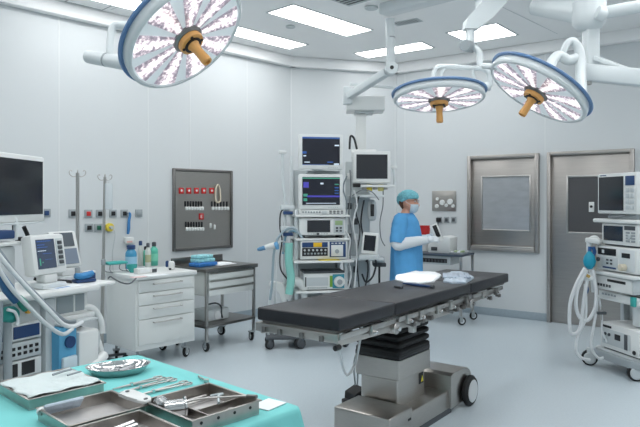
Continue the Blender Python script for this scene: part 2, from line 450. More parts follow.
# small gauge panel and sockets on right wall
pA = on_right(432.6,200); pB = on_right(456.3,200); Wg = (pB-pA).length
t = thing('gauge_panel','small square steel panel with four round gauges on the right wall','panel',(pA.x,pA.y,1.375),AR)
mb = MB(); mb.box(0,-.02,0,Wg,0,.28,.005); mb.build('faceplate', STEELH, t)
for x,z,r in ((.25,.60,.028),(.45,.42,.046),(.78,.46,.05),(.22,.24,.034),(.62,.28,.03),(.9,.25,.03)):
    mb = MB(); mb.cyl((x*Wg,-.02,z*.28),(x*Wg,-.045,z*.28),r*.8,seg=18,b=.004); mb.build('gauge', WHITE, t)
for i,px in enumerate((439.6,446.9,454)):
    p = on_right(px,219.8); lab = ('grey wall socket with black plug, leftmost under the gauge panel','grey wall socket, middle of the three under the gauge panel','grey wall socket, rightmost under the gauge panel')[i]
    tt = socket(p, AR, .075, .085, lab, BLACK if i==0 else DGREY, 'sockets under the gauge panel')
    if i==0:
        mb = MB(); mb.box(-.03,-.06,-.03,.04,-.022,.03,.01); mb.tube([(0,-.05,-.03),(.0,-.05,-.12),(.03,-.06,-.24)],.006,6); mb.build('plug', BLACK, tt)
# ================================================================= carts and cabinets along the left wall
def caster(mb_parent, x, y, r=.05, w=.025, z0=None, top=.16, yaw=20, name='caster', side=GREYP):
    """swivel caster: fork is the part, wheel and hub are its sub-parts"""
    M = T(x,y,0) @ RZ(yaw)
    m = MB(); m.box(-.03,-w*1.2,r*1.9,.03,w*1.2,r*1.9+.012,.003,M=M)
    m.box(-.02,w*.62,r*.75,.022,w*.95,r*1.95,.003,M=M); m.box(-.02,-w*.95,r*.75,.022,-w*.62,r*1.95,.003,M=M)
    m.cyl((0,0,r*1.9),(0,0,top),.012,seg=10,M=M)
    f = m.build(name, LGREY if side is None else side, mb_parent)
    m = MB(); m.cyl((.012,-w/2,r),(.012,w/2,r),r,seg=24,b=.006,M=M); m.build('wheel', RUBBER, f)
    m = MB(); m.cyl((.012,-w*.58,r),(.012,w*.58,r),r*.6,seg=18,M=M); m.build('hub', WHITE2, f)
    return f

# ---- white drawer cabinet
A = Vector((-1.64,5.53,0))
t = thing('drawer_cabinet','white four-drawer cabinet on casters with bottles on top','cabinet',A,AL)
Wc, Dc = .635, .54
mb = MB(); mb.box(0,.012,.16,Wc,Dc,.80,.004); mb.build('body', CABW, t)
mb = MB(); mb.box(-.015,-.012,.80,Wc+.015,Dc+.015,.84,.008); mb.build('countertop', WHITE, t)
zs = [.205,.44,.565,.68,.79]
for i in range(4):
    mb = MB(); mb.box(.022,-.006,zs[i]+.003,Wc-.022,.02,zs[i+1]-.003,.003); dr = mb.build('drawer', CABW, t)
    zc = zs[i+1]-.035
    mb = MB(); mb.tube([(.17,-.006,zc),(.17,-.032,zc),(.19,-.036,zc),(.44,-.036,zc),(.46,-.032,zc),(.46,-.006,zc)],.0055,8,smooth=2); mb.build('handle', STEEL, dr)
for x,y in ((.06,.08),(Wc-.06,.08),(.06,Dc-.08),(Wc-.06,Dc-.08)): caster(t,x,y,.05,.026,yaw=random.choice((25,60,100)))
ZT = .841
def ct(px,py,z=ZT): return on_z(px,py,z)
# bottles on the cabinet
def bottle(p, r, h, body_m, cap_m, label, neck=.35, capname='cap', group='bottles on the white cabinet', labm=None):
    t = thing('bottle',label,'bottle',p,AL,group)
    mb = MB(); mb.lathe([(r*.9,0),(r,.008),(r,h*.62),(r*.92,h*.70),(r*neck,h*.80),(r*neck,h*.84)],20); mb.build('body', body_m, t)
    mb = MB(); mb.lathe([(r*neck*1.25,h*.82),(r*neck*1.25,h*.97),(r*neck*.9,h)],16); mb.build(capname, cap_m, t)
    if labm:
        mb = MB(); mb.lathe([(r*1.01,h*.2),(r*1.012,h*.21),(r*1.012,h*.5),(r*1.01,h*.51)],20); mb.build('paper_label', labm, t)
    return t
BLB = mat('clear_blue_bottle',(70,150,190),.25); BGR = mat('clear_green_bottle',(96,196,172),.3); BWH = mat('milky_bottle',(206,212,206),.35)
bottle(ct(131,268.5),.055,.235,BLB,NAVY,'wide blue bottle with dark cap, leftmost on the white cabinet',.62,labm=mat('pale_blue_label',(150,196,222),.6))
bottle(ct(140.5,266),.028,.26,BWH,NAVY,'slim pale bottle with dark blue round cap on the white cabinet',.5)
bottle(ct(146,265.5),.040,.20,BGR,BLACK,'green bottle between the slim pale bottles on the white cabinet',.4)
bottle(ct(148,267),.030,.245,BWH,DGREY,'slim pale bottle with grey cap in the middle of the bottles',.45,labm=mat('olive_label',(170,176,140),.6))
bottle(ct(154,265.5),.042,.245,BGR,DGREY,'tall green bottle, rightmost of the bottles on the cabinet',.42,labm=mat('pale_green_label',(130,214,186),.6))
# green tray on a wire stand
p = ct(118,272)
t = thing('wire_stand','green tray on a bent wire stand, left end of the white cabinet','stand',p,AL)
mb = MB(); mb.box(-.12,-.05,.075,.08,.07,.10,.012); mb.box(-.112,-.042,.085,.072,.062,.101,.006); mb.build('tray', TEALP, t)
for s in (-.1,.06):
    mb = MB(); mb.tube([(s,-.04,.078),(s-.008,-.05,.03),(s+.02,-.05,.004),(s+.03,.0,.004),(s+.02,.07,.004),(s-.008,.07,.03),(s,.06,.078)],.004,8); mb.build('wire_leg', CABLE, t)
p = ct(132,272.5)
t = thing('cup','teal bowl shaped cup in front of the blue bottle','cup',p,AL)
mb = MB(); mb.lathe([(.018,0),(.026,.012),(.046,.05),(.05,.075),(.046,.075),(.036,.03),(.005,.012)],24); mb.build('bowl', TEALP, t)
# boxes and papers on top
def simple_box(name,label,cat,p,rot,w,d_,h,m,parts=None,group=None,b=.004):
    t = thing(name,label,cat,p,rot,group)
    mb = MB(); mb.box(-w/2,-d_/2,0,w/2,d_/2,h,b); mb.build('carton', m, t)
    return t
t = simple_box('carton','small white carton in front of the bottles on the cabinet','box',ct(143,273.5),AL,.15,.07,.05,WHITE)
mb = MB(); mb.box(-.05,-.0365,.012,.05,-.035,.038); mb.build('printed_label', PAPER, t)
t = simple_box('wire_rack','little grey rack right of the carton on the cabinet','rack',ct(152,272.6),AL,.07,.06,.045,LGREY)
mb = MB(); mb.box(-.03,-.034,.008,.03,-.03,.036); mb.build('opening', DGREY, t)
t = thing('papers','white papers with pink sheet lying on the cabinet top','papers',ct(146,276.5),AL-6)
mb = MB(); mb.box(-.14,-.045,0,-.01,.035,.004); mb.build('pink_sheet', mat('pink_sheet',(232,206,206),.8), t)
mb = MB(); mb.box(-.0,-.045,0,.2,.05,.005); mb.build('white_sheet', PAPER, t)
p = ct(170.5,270)
t = thing('soap_dispenser','small white dispenser with blue back on the right end of the cabinet','dispenser',p,AL-40)
mb = MB(); mb.box(-.02,-.03,0,.04,.03,.085,.018); mb.build('body', WHITE, t)
mb = MB(); mb.box(-.045,-.028,.03,-.018,.028,.09,.008); mb.build('back', NAVY, t)
mb = MB(); mb.box(-.012,-.036,.004,.012,-.028,.022,.003); mb.build('spout', BLACK, t)
# cable draped over the cabinet's left edge
mb = MB(); mb.tube([ct(136,279.5)+Vector((0,0,.01)), ct(131,283)+Vector((-.0,-.03,-.0)), ct(127,283.5)+Vector((-.03,-.04,.012)), ct(121,281)+Vector((-.05,-.02,.02)), ct(113,279)+Vector((-.02,0,.02)), ct(108,279)+Vector((0,0,.004))],.006,8)
tag(mb.build('cable', DGREY), 'dark cable lying over the left edge of the white cabinet', 'cable')

# ---- steel trolley with drawers
A = Vector((-1.13,6.17,0))
t = thing('steel_trolley','steel trolley with three white drawers and a lower shelf','trolley',A,52)
Wt, Dt = .70, .52
mb = MB(); mb.box(-.02,-.02,.795,Wt+.02,Dt+.01,.835,.004); mb.build('tabletop', STEELD, t)
mb = MB(); mb.box(-.02,Dt-.006,.835,Wt+.0,Dt+.01,.91,.003); mb.build('backsplash', STEELD, t)
for x,y in ((.014,.014),(Wt-.014,.014),(.014,Dt-.014),(Wt-.014,Dt-.014)):
    mb = MB(); mb.box(x-.014,y-.014,.10,x+.014,y+.014,.797,.003); mb.build('leg', STEEL, t)
mb = MB(); mb.box(.0,.0,.235,Wt,Dt,.262,.003); mb.build('shelf', STEELD, t)
mb = MB(); mb.box(.034,.015,.55,Wt-.034,Dt-.02,.793,.004); mb.build('drawer_body', CABW, t)
for z0,z1 in ((.555,.63),(.636,.71),(.716,.788)):
    mb = MB(); mb.box(.034,-.004,z0,Wt-.034,.016,z1-.012,.003); dr = mb.build('drawer', CABW, t)
    mb = MB(); mb.box(.05,-.012,z1-.016,Wt-.05,.012,z1-.006,.003); mb.build('pull_strip', STEEL, dr)
for x,y,yw in ((.03,.03,80),(Wt-.03,.03,65),(.03,Dt-.03,40),(Wt-.03,Dt-.03,100)): caster(t,x,y,.05,.028,top=.11,yaw=yw)
M = Matrix.Translation(A) @ RZ(52)
# box on the lower shelf
t = thing('lidded_box','white box with a dark strap on the trolley shelf','box',M@Vector((.30,.26,.262)),52)
mb = MB(); mb.box(-.15,-.11,0,.15,.11,.12,.012); mb.build('case', WHITE2, t)
mb = MB(); mb.cyl((-.02,-.112,.055),(-.02,-.125,.055),.045,seg=20,b=.004); mb.build('flap', PAPER, t)
mb = MB(); mb.tube([(.05,-.115,.02),(.03,-.122,.07),(.045,-.10,.135),(.06,.0,.16),(.02,.08,.14)],.009,8); mb.build('strap', DGREY, t)
# packs on the trolley
def pack(name,label,p,rot,w,d_,h,m,cat='package',m2=None,n=1,group=None):
    t = thing(name,label,cat,p,rot,group)
    mb = MB()
    rows = 5
    rings=[]
    mb.box(-w/2,-d_/2,0,w/2,d_/2,h,.012,3); mb.build('wrapper', m, t)
    if m2:
        mb = MB(); mb.box(-w/2+.015,-d_/2-.002,h*.25,w/2-.015,-d_/2+.01,h*.75,.002); mb.build('printed_band', m2, t)
    return t
PKC = mat('aqua_wrapper',(150,214,222),.45,noise=(40,.22),bump=(40,.5)); PKB = mat('blue_wrapper',(52,122,196),.45,noise=(30,.2),bump=(40,.5))
pack('wrapped_pack','blue wrapped pack, bottom of the stack on the steel trolley',M@Vector((.17,.24,.835)),56,.27,.16,.04,PKB,group='packs stacked on the steel trolley')
pack('wrapped_pack','aqua wrapped pack, middle of the stack on the steel trolley',M@Vector((.18,.26,.8755)),50,.22,.15,.04,PKC,group='packs stacked on the steel trolley')
pack('wrapped_pack','aqua wrapped pack, top of the stack on the steel trolley',M@Vector((.17,.26,.916)),60,.2,.14,.035,PKC,group='packs stacked on the steel trolley')
t = thing('paper_stack','white papers lying right of the packs on the steel trolley','papers',M@Vector((.40,.20,.835)),58)
mb = MB(); mb.box(-.13,-.09,0,.13,.09,.008,.002); mb.build('sheet', PAPER, t)
mb = MB(); mb.box(-.10,-.03,.0081,.15,.11,.014,.002,M=RZ(9)); mb.build('sheet', PAPER, t)

# ---- drip stands
def drip_stand(px, Y, ytop, r, label, lean=0, hooks=4, clamp=None):
    b0 = at(px,HY,Y); b0.z = 0
    zt = H-(ytop-HY)/F*Y
    t = thing('drip_stand',label,'drip stand',b0,15,'drip stands by the left wall')
    mb = MB(); mb.cyl((0,0,.06),(lean*.5,0,zt*.55),r*1.25,seg=14); mb.build('lower_pole', STEEL, t)
    mb = MB(); mb.cyl((lean*.5,0,zt*.55),(lean,0,zt),r,seg=14); mb.build('upper_pole', STEEL, t)
    mb = MB(); mb.cyl((lean*.5,0,zt*.55-.035),(lean*.5,0,zt*.55+.02),r*1.6,seg=14,b=.004); mb.build('collar', GREYP, t)
    for k in range(hooks):
        a = k*2*math.pi/hooks+.1; c,s = math.cos(a),math.sin(a)
        mb = MB(); mb.tube([(lean,0,zt-.02),(lean+c*.03,s*.03,zt-.03),(lean+c*.055,s*.055,zt-.015),(lean+c*.062,s*.062,zt+.01),(lean+c*.05,s*.05,zt+.022),(lean+c*.042,s*.042,zt+.012)],.004,6); mb.build('hook', STEEL, t)
    for k in range(5):
        a = k*2*math.pi/5+.5
        mb = MB(); mb.bar((0,0,.075),(.24*math.cos(a),.24*math.sin(a),.06),.028,.022,.004); lg = mb.build('leg', DGREY, t)
        mb = MB(); mb.cyl((.235*math.cos(a)-.01*math.sin(a),.235*math.sin(a)+.01*math.cos(a),.026),(.235*math.cos(a)+.01*math.sin(a),.235*math.sin(a)-.01*math.cos(a),.026),.026,seg=16); mb.build('wheel', RUBBER, lg)
    return t, lean, zt
drip_stand(77.5,5.0,173,.014,'plain drip stand, left of the two, behind the patient monitors')
t,l,zt = drip_stand(101.5,5.72,177,.013,'drip stand with clear bag hanging, right of the two, beside the white cabinet',lean=.03)
b0 = t.location
t2 = thing('drip_bag','clear empty drip bag hanging on the right drip stand','bag',(b0.x+.075,b0.y-.02,zt-.30),15)
mb = MB(); mb.box(-.035,-.008,0,.035,.008,.24,.008); mb.build('bag', mat('clear_bag',(218,226,230),.3,alpha=.7), t2)
mb = MB(); mb.tube([(0,0,.24),(0,.0,.27),(.01,.01,.285)],.004,6); mb.build('loop', LGREY, t2)
# ================================================================= operating table
OA = 53.5
O0 = Vector((-.128,3.284,0))        # middle of the near end, on the floor; local x runs to the far end, +y to the far side
OL, OW, OZ = 2.44, .555, .915
t = thing('operating_table','steel operating table with black three-section mattress on a wheeled column base','operating table',O0,OA)
OT = t; OM = Matrix.Translation(O0) @ RZ(OA)
hw = OW/2
for x0,x1 in ((0,.572),(.578,1.662),(1.668,OL)):
    mb = MB(); mb.box(x0,-hw,OZ-.070,x1,hw,OZ,.010,3); mb.build('mattress_section', MATT, t)
for x0,x1 in ((.01,.57),(.585,1.655),(1.675,OL-.02)):
    mb = MB(); mb.box(x0,-hw+.03,OZ-.090,x1,hw-.03,OZ-.070,.003); mb.build('support_plate', STEELD, t)
# side rails on both sides with brackets
for s in (-1,1):
    for x0,x1 in ((.0,.56),(.60,1.64),(1.69,2.28)):
        mb = MB(); mb.box(x0,s*(hw+.004)-.006,OZ-.112,x1,s*(hw+.004)+.006,OZ-.084,.003); rl = mb.build('side_rail', STEEL, t)
        n = 2 if x1-x0 < .8 else 4
        for k in range(n):
            x = x0+(x1-x0)*(k+.5)/n
            mb = MB(); mb.box(x-.02,s*(hw-.03)-.02,OZ-.122,x+.02,s*(hw-.03)+.03,OZ-.09,.003); mb.build('rail_bracket', STEELD, rl)
    # section frames: long bars that drop towards the column
    mb = MB(); mb.bar((.02,s*(hw-.02),OZ-.120),(1.05,s*(hw-.03),OZ-.15),.022,.052,.003); mb.build('frame_bar', STEELH, t)
    mb = MB(); mb.bar((1.0,s*(hw-.04),OZ-.15),(1.70,s*(hw-.04),OZ-.15),.022,.06,.003); mb.build('frame_bar', STEELH, t)
    mb = MB(); mb.bar((1.66,s*(hw-.035),OZ-.145),(2.30,s*(hw-.035),OZ-.115),.022,.03,.003); mb.build('frame_bar', STEELH, t)
    # hinge joints
    for x in (.575,1.665):
        mb = MB(); mb.cyl((x,s*(hw-.055),OZ-.145),(x,s*(hw+.012),OZ-.145),.034,seg=20,b=.004); j = mb.build('hinge', STEEL, t)
        mb = MB(); mb.cyl((x,s*(hw+.012),OZ-.145),(x,s*(hw+.03),OZ-.145),.014,seg=12); mb.build('pin', CHROME, j)
        mb = MB(); mb.box(x-.07,s*(hw-.03)-.012,OZ-.165,x+.07,s*(hw-.03)+.012,OZ-.125,.004); mb.build('hinge_arm', STEELD, j)
    for x in (.78,.90,1.02,1.40,1.52,2.02,2.20):
        mb = MB(); mb.cyl((x,s*(hw-.02),OZ-.15),(x,s*(hw+.02),OZ-.15),.013,seg=12,b=.002)
        mb.box(x-.012,s*(hw+.006)-.007,OZ-.165,x+.02,s*(hw+.006)+.007,OZ-.135,.003); mb.build('locking_knob', STEELD, t)
for s in (-1,1):
    for x in (.30,.70,.86,1.10,1.30,1.56,1.86,2.12):
        mb = MB(); mb.box(x-.022,s*(hw+.012)-.012,OZ-.135,x+.022,s*(hw+.012)+.012,OZ-.080,.004); c_ = mb.build('rail_clamp', STEEL if int(x*100)%4 else STEELD, t)
        mb = MB(); mb.cyl((x,s*(hw+.02),OZ-.118),(x,s*(hw+.045),OZ-.118),.010,seg=12,b=.002); mb.build('clamp_screw', CHROME, c_)
    for x0,x1 in ((.66,.80),(1.22,1.36)):
        mb = MB(); mb.bar((x0,s*(hw-.005),OZ-.10),(x1,s*(hw-.005),OZ-.165),.016,.022,.003); mb.build('link_bar', STEELD, t)
# near end crossbar
mb = MB(); mb.box(-.012,-hw-.0,OZ-.128,.012,hw+.0,OZ-.080,.004); ec = mb.build('end_bar', STEELH, t)
for y in (-.18,-.05,.10,.21):
    mb = MB(); mb.box(-.024,y-.012,OZ-.128,-.008,y+.012,OZ-.098,.003); mb.build('socket', STEELD, ec)
mb = MB(); mb.cyl((-.02,-hw+.01,OZ-.15),(.02,-hw+.01,OZ-.15),.014,seg=12); mb.build('foot_knob', BLACK, ec)
# cross beams, saddle above the column
mb = MB(); mb.box(.93,-.20,OZ-.19,1.45,.20,OZ-.10,.006); mb.build('saddle', STEELD, t)
mb = MB(); mb.box(.88,-hw+.06,OZ-.20,1.0,-hw+.10,OZ-.15,.004); mb.box(.90,-hw+.055,OZ-.235,.94,-hw+.095,OZ-.17,.004); mb.build('tilt_bracket', STEEL, t)
# column
cx, cy = 1.155, .07
def rr(w,d_,z,r=.03,n=4,ox=0,oy=0):
    pts=[]
    for qx,qy,a0 in ((1,1,0),(-1,1,90),(-1,-1,180),(1,-1,270)):
        for k in range(n+1):
            a=R(a0+90*k/n); pts.append(Vector((cx+ox+qx*(w/2-r)+r*math.cos(a),cy+oy+qy*(d_/2-r)+r*math.sin(a),z)))
    return pts
mb = MB(); rings=[]
z=.50
nb = 5
for k in range(nb):
    zz = .50+k*.048; g = k*.004
    rings += [rr(.425-g,.335-g,zz+.004), rr(.44-g,.35-g,zz+.012), rr(.44-g,.35-g,zz+.03), rr(.425-g,.335-g,zz+.038), rr(.39-g,.30-g,zz+.043), rr(.39-g,.30-g,zz+.047)]
mb.loft(rings); mb.build('bellows', RUBBER, t, ang=30)
mb = MB(); mb.box(cx-.222,cy-.17,.474,cx+.222,cy+.17,.515,.012); mb.build('bellows_collar', BLACK, t)
mb = MB(); mb.loft([rr(.43,.325,.345,.02),rr(.45,.345,.352,.02),rr(.45,.345,.476,.02)]); mb.build('upper_column', STEELH, t, ang=30)
mb = MB(); mb.loft([rr(.385,.285,.16,.015),rr(.385,.285,.356,.015)]); lc = mb.build('lower_column', STEELH, t, ang=30)
mb = MB(); mb.box(cx+.10,cy-.144,.25,cx+.165,cy-.142,.325); mb.mi=1
mb.prism([(cx+.130,.262),(cx+.162,.262),(cx+.146,.305)],cy-.1445,cy-.1455,M=Matrix(((1,0,0,0),(0,0,1,0),(0,1,0,0),(0,0,0,1)))); mb.mi=1
mb.build('warning_sticker', [BLACK, mat('sticker_yellow',(226,214,60),.5)], lc)
# base
mb = MB(); mb.box(.65,-.195,.035,.94,.215,.205,.012,3); mb.build('base_front', STEELH, t)
mb = MB(); mb.box(.93,-.18,.035,1.62,.20,.165,.010,3); mb.build('base_plate', STEELH, t)
mb = MB(); mb.box(.69,-.18,0,1.55,.20,.04,.004); mb.build('underframe', DGREY, t)
mb = MB(); mb.box(.875,-.1965,.13,.915,-.1955,.145,.0); mb.build('slot', BLACK, t)
def hood(y0,y1):
    prof=[(1.50,.04),(1.50,.27),(1.54,.285),(1.72,.285),(1.78,.275),(1.83,.248),(1.865,.2),(1.88,.15),(1.78,.15),(1.72,.04)]
    m = MB(); m.prism([(x,z) for x,z in prof], -y1, -y0, .004, M=Matrix(((1,0,0,0),(0,0,-1,0),(0,1,0,0),(0,0,0,1)))); return m
hood(-.20,.21).build('wheel_hood', STEELH, t, ang=30)
for s in (-1,1):
    mb = MB(); mb.cyl((1.765,s*.205,.112),(1.765,s*.250,.112),.112,seg=36,b=.014); wl = mb.build('wheel', RUBBER, t)
    mb = MB(); mb.cyl((1.765,s*.248,.112),(1.765,s*.256,.112),.082,seg=32,b=.004); mb.build('hub_cap', mat('hub_white',(206,210,212),.4), wl)
    mb = MB(); mb.cyl((.74,s*.16-.015,.04),(.74,s*.16+.015,.04),.04,seg=20); mb.build('front_caster', RUBBER, t)
# hanging cable
mb = MB(); mb.tube([(.36,-.05,OZ-.13),(.40,-.0,OZ-.25),(.44,.0,OZ-.38),(.52,.02,OZ-.45),(.62,.03,OZ-.40),(.68,.03,OZ-.25),(.70,.03,OZ-.15)],.008,8); mb.build('cable', HOSEW, t)
# foot pedal behind the base
pp_ = on_z(351,398,.0)
p = Vector((.265,4.62,0))
t = thing('foot_pedal','black foot pedal on the floor beside the operating table base','foot pedal',p,35)
mb = MB(); mb.box(-.09,-.06,0,.09,.06,.04,.010); mb.build('pedal_base', BLACK, t)
mb = MB(); mb.prism([(-.06,.036),(.07,.04),(.066,.105),(.04,.125),(-.055,.09)],-.062,.062,.008,M=Matrix(((1,0,0,0),(0,0,1,0),(0,1,0,0),(0,0,0,1)))); mb.build('pedal_hood', RUBBER, t)
mb = MB(); mb.tube([(.04,.03,.11),(.06,.05,.26),(.05,.06,.34),(.03,.06,.26),(.03,.04,.11)],.006,8); mb.build('cable_loop', HOSEG, t)

# ---- things lying on the mattress
def crumple(name, label, cat, pts, z, m, h=.025, n=16, seedv=1, parent=None, rotp=0):
    """soft cloth or paper: a filled outline with rounded, gently wrinkled top"""
    rnd = random.Random(seedv)
    P = [Vector(p) for p in pts]; c = sum(P,Vector((0,0,0)))/len(P)
    outline = []
    for i_ in range(len(P)):
        a_, b2_ = P[i_], P[(i_+1)%len(P)]
        outline += [a_, a_+(b2_-a_)*.35+(c-a_)*rnd.uniform(-.03,.05), a_+(b2_-a_)*.7+(c-a_)*rnd.uniform(-.03,.05)]
    rings=[]
    for f,zz in ((1.0,0),(1.0,h*.35),(.95,h*.7),(.82,h*.95),(.6,h*1.0),(.35,h*.95),(.05,h*.97)):
        rings.append([Vector((c.x+(p.x-c.x)*f, c.y+(p.y-c.y)*f, z+max(0,zz*(1+ (rnd.uniform(-.22,.22) if zz>0 else 0))))) for p in outline])
    mb = MB(); mb.loft(rings)
    return mb
def omat(px,py): return on_z(px,py,OZ)
def local_build(mb, name, m, origin, parent=None, ang=60):
    mb.bm.transform(Matrix.Translation(-Vector(origin))); o = mb.build(name, m, parent, loc=origin if parent is None else None, ang=ang); return o
c0 = omat(413,280)
mb = crumple('',None,None,[omat(396,276.8),omat(415,272.8),omat(436,273.2),omat(442,276.5),omat(434,282.4),omat(420,284.0),omat(404,282.8),omat(395,280)],OZ,None,.022,seedv=3)
tag(local_build(mb,'folded_drape',PAPER,c0,ang=14),'folded white drape on the operating table, brightly lit','drape')
c0 = omat(454,279)
t = thing('sterile_package','silvery white sterile package on the right of the operating table','package',c0,0)
mb = crumple('',None,None,[omat(445,278.0),omat(451,273.6),omat(466,274.2),omat(474,278.5),omat(466,283.6),omat(452,284.0),omat(443,282.2)],OZ,None,.028,seedv=5)
mb.build('wrapper', FOIL, t, world=True, ang=12)
mb = MB(); rnd = random.Random(15)
for k in range(5):
    a = omat(445+5.2*k, 276.4+rnd.uniform(-.6,.6)); b_ = omat(447+5.0*k+rnd.uniform(-2,2), 281.2)
    mb = MB(); mb.bar((a.x,a.y,OZ+.029),(b_.x,b_.y,OZ+.027),.035+.01*(k%2),.010,.004); mb.build('fold', mat('package_fold',((176,190,206),(150,164,184))[0],.3,noise=(40,.2),bump=(30,.5)), t, world=True)
def wand(px0,py0,px1,py1,label,cat,name,m=BLACK,r=.008):
    a,b_ = omat(px0,py0),omat(px1,py1); a.z=b_.z=OZ+r
    c0 = (a+b_)/2; c0.z = OZ
    t = thing(name,label,cat,c0)
    d = (b_-a)
    mb = MB(); mb.tube([a,a+d*.3,a+d*.7,b_],[r*.6,r,r,r*.8],8); mb.build('shaft', m, t, world=True)
    mb = MB(); mb.cyl(b_-d*.06,b_+d*.02,r*1.5,seg=12); mb.build('tip', DGREY, t, world=True)
    return t
wand(403,284.5,433,288.2,'long black instrument lying in front of the white drape','instrument','handheld_probe',m=NAVY,r=.009)
wand(394,287.6,402,288.6,'short black instrument at the left of the drape on the mattress','instrument','clamp',r=.007)
# ================================================================= instrument table with teal drape, nearest the camera
IZ = .90
I0 = Vector((-.045,1.82,0))          # right far corner; local x = v (along the far edge), local y = -u (towards the camera)
IM = Matrix(((vL.x,-uL.x,0,I0.x),(vL.y,-uL.y,0,I0.y),(0,0,1,0),(0,0,0,1)))
IANG = AL+90
t = thing('instrument_table','instrument table under a teal drape in the near left corner','table',I0,IANG)
# local frame: x along v, y along -u
LX, LY = .93, .74
mb = MB(); mb.box(.02,.02,IZ-.045,LX-.02,LY-.02,IZ-.012,.004); mb.build('tabletop', STEELD, t)
for x,y in ((.06,.06),(LX-.06,.06),(.06,LY-.06),(LX-.06,LY-.06)):
    mb = MB(); mb.cyl((x,y,0.0),(x,y,IZ-.04),.018,seg=14); mb.build('leg', STEEL, t)
# drape: rounded rectangle top and wavy skirts
def drape():
    n=160; per=[]; r=.03
    def rect(off, rr_):
        P=[]
        x0,y0,x1,y1=-off,-off,LX+off,LY+off
        segs=[]
        corners=[(x1-rr_,y1-rr_,0),(x0+rr_,y1-rr_,90),(x0+rr_,y0+rr_,180),(x1-rr_,y0+rr_,270)]
        for i,(qx,qy,a0) in enumerate(corners):
            for k in range(7):
                a=R(a0+15*k); P.append((qx+rr_*math.cos(a),qy+rr_*math.sin(a)))
            nx,ny,na=corners[(i+1)%4]
            e0=P[-1]; e1=(nx+rr_*math.cos(R(na)),ny+rr_*math.sin(R(na)))
            for k in range(1,24): P.append((e0[0]+(e1[0]-e0[0])*k/24, e0[1]+(e1[1]-e0[1])*k/24))
        return P
    rings=[]
    spec=[(-.3,.02,0),(-.2,.02,0),(-.06,.03,0),(-.012,.028,-.0),(-.003,.03,-.004),(0,.03,-.014),(.010,.035,-.06),(.028,.045,-.16),(.05,.06,-.30),(.07,.07,-.46)]
    for off,rr_,dz in spec:
        P=rect(off,rr_); ring=[]
        for i,(x,y) in enumerate(P):
            w=0
            if dz<-.05:
                ph=i/len(P)*2*math.pi
                w=(.016*math.sin(ph*17+.6)+.012*math.sin(ph*29+2))*min(1,(-dz-.05)/.3)
            cxx,cyy=LX/2,LY/2; dx,dy=x-cxx,y-cyy; L=math.hypot(dx,dy) or 1
            ring.append(Vector((x+dx/L*w,y+dy/L*w,IZ+dz)))
        rings.append(ring)
    m=MB()
    bm=bmesh.new()
    VR=[[bm.verts.new(p) for p in rg] for rg in rings]
    N=len(rings[0])
    for i in range(len(VR)-1):
        for j in range(N): bm.faces.new((VR[i][j],VR[i][(j+1)%N],VR[i+1][(j+1)%N],VR[i+1][j]))
    bm.faces.new(VR[0])
    m._add(bm); return m
dr = drape().build('drape', TEAL, t, ang=70)
so = dr.modifiers.new('thickness','SOLIDIFY'); so.thickness=.003; so.offset=-1

def iz(px,py,z=IZ): return on_z(px,py,z)
def open_tray(name,label,c,rot,w,d_,h,lip=.006,parts=True,m=TRAYM,group='steel instrument trays'):
    t = thing(name,label,'tray',(c.x,c.y,IZ+.001),rot,group)
    th=.003
    mb = MB(); mb.box(-w/2,-d_/2,0,w/2,d_/2,th); mb.build('tray_bottom', mat('tray_floor_steel',(190,188,187),.5,.75,noise=(20,.05)), t)
    for x0,y0,x1,y1 in ((-w/2,-d_/2,w/2,-d_/2+th),(-w/2,d_/2-th,w/2,d_/2),(-w/2,-d_/2+th,-w/2+th,d_/2-th),(w/2-th,-d_/2+th,w/2,d_/2-th)):
        mb = MB(); mb.box(x0,y0,th,x1,y1,h); mb.build('tray_wall', m, t)
    mb = MB(); o=lip
    for x0,y0,x1,y1 in ((-w/2-o,-d_/2-o,w/2+o,-d_/2+.002),(-w/2-o,d_/2-.002,w/2+o,d_/2+o),(-w/2-o,-d_/2+.002,-w/2+.002,d_/2-.002),(w/2-.002,-d_/2+.002,w/2+o,d_/2-.002)):
        mb.box(x0,y0,h-.003,x1,y1,h+.001,.001)
    mb.build('rim', m, t)
    return t
# tray frame: local x = along u, local y = along v  (rotation AL)
def quadc(pts, z): 
    P=[iz(a,b_,z) for a,b_ in pts]; return P
# tray 1 : covered with paper
tz=.032
P=[iz(0,383,IZ+tz),iz(27,399.5,IZ+tz),iz(100.6,382.4,IZ+tz)]
c=(P[0]+P[2])/2
w1=(P[2]-P[1]).dot(uL); d1=(P[0]-P[1]).dot(vL)
T1=open_tray('instrument_tray','steel tray covered with white paper, left rear on the teal drape',c,AL,w1,d1+.02,tz)
t = thing('paper_wrap','crumpled white paper wrap covering the left steel tray','paper',(c.x,c.y,IZ+tz+.002),AL)
rnd=random.Random(4)
bm=bmesh.new(); nx,ny=22,18; V=[]
for j in range(ny):
    row=[]
    for i in range(nx):
        u=(i/(nx-1)-.5)*(w1-.0); v=(j/(ny-1)-.5)*(d1-.01)
        e=max(abs(u)/(w1/2),abs(v)/(d1/2))
        z=.002+.0035*math.sin(u*60+v*25)*math.cos(v*47)+.0015*rnd.uniform(-1,1); z=max(z,0.001)
        if e>.93: z=.002
        row.append(bm.verts.new((u+.006*math.sin(v*60),v+.006*math.sin(u*70),z)))
    V.append(row)
for j in range(ny-1):
    for i in range(nx-1): bm.faces.new((V[j][i],V[j][i+1],V[j+1][i+1],V[j+1][i]))
mb=MB(); mb._add(bm); o=mb.build('sheet', mat('wrap_paper',(212,224,224),.8,bump=(60,.3)), t, ang=80)
so=o.modifiers.new('thickness','SOLIDIFY'); so.thickness=.0015
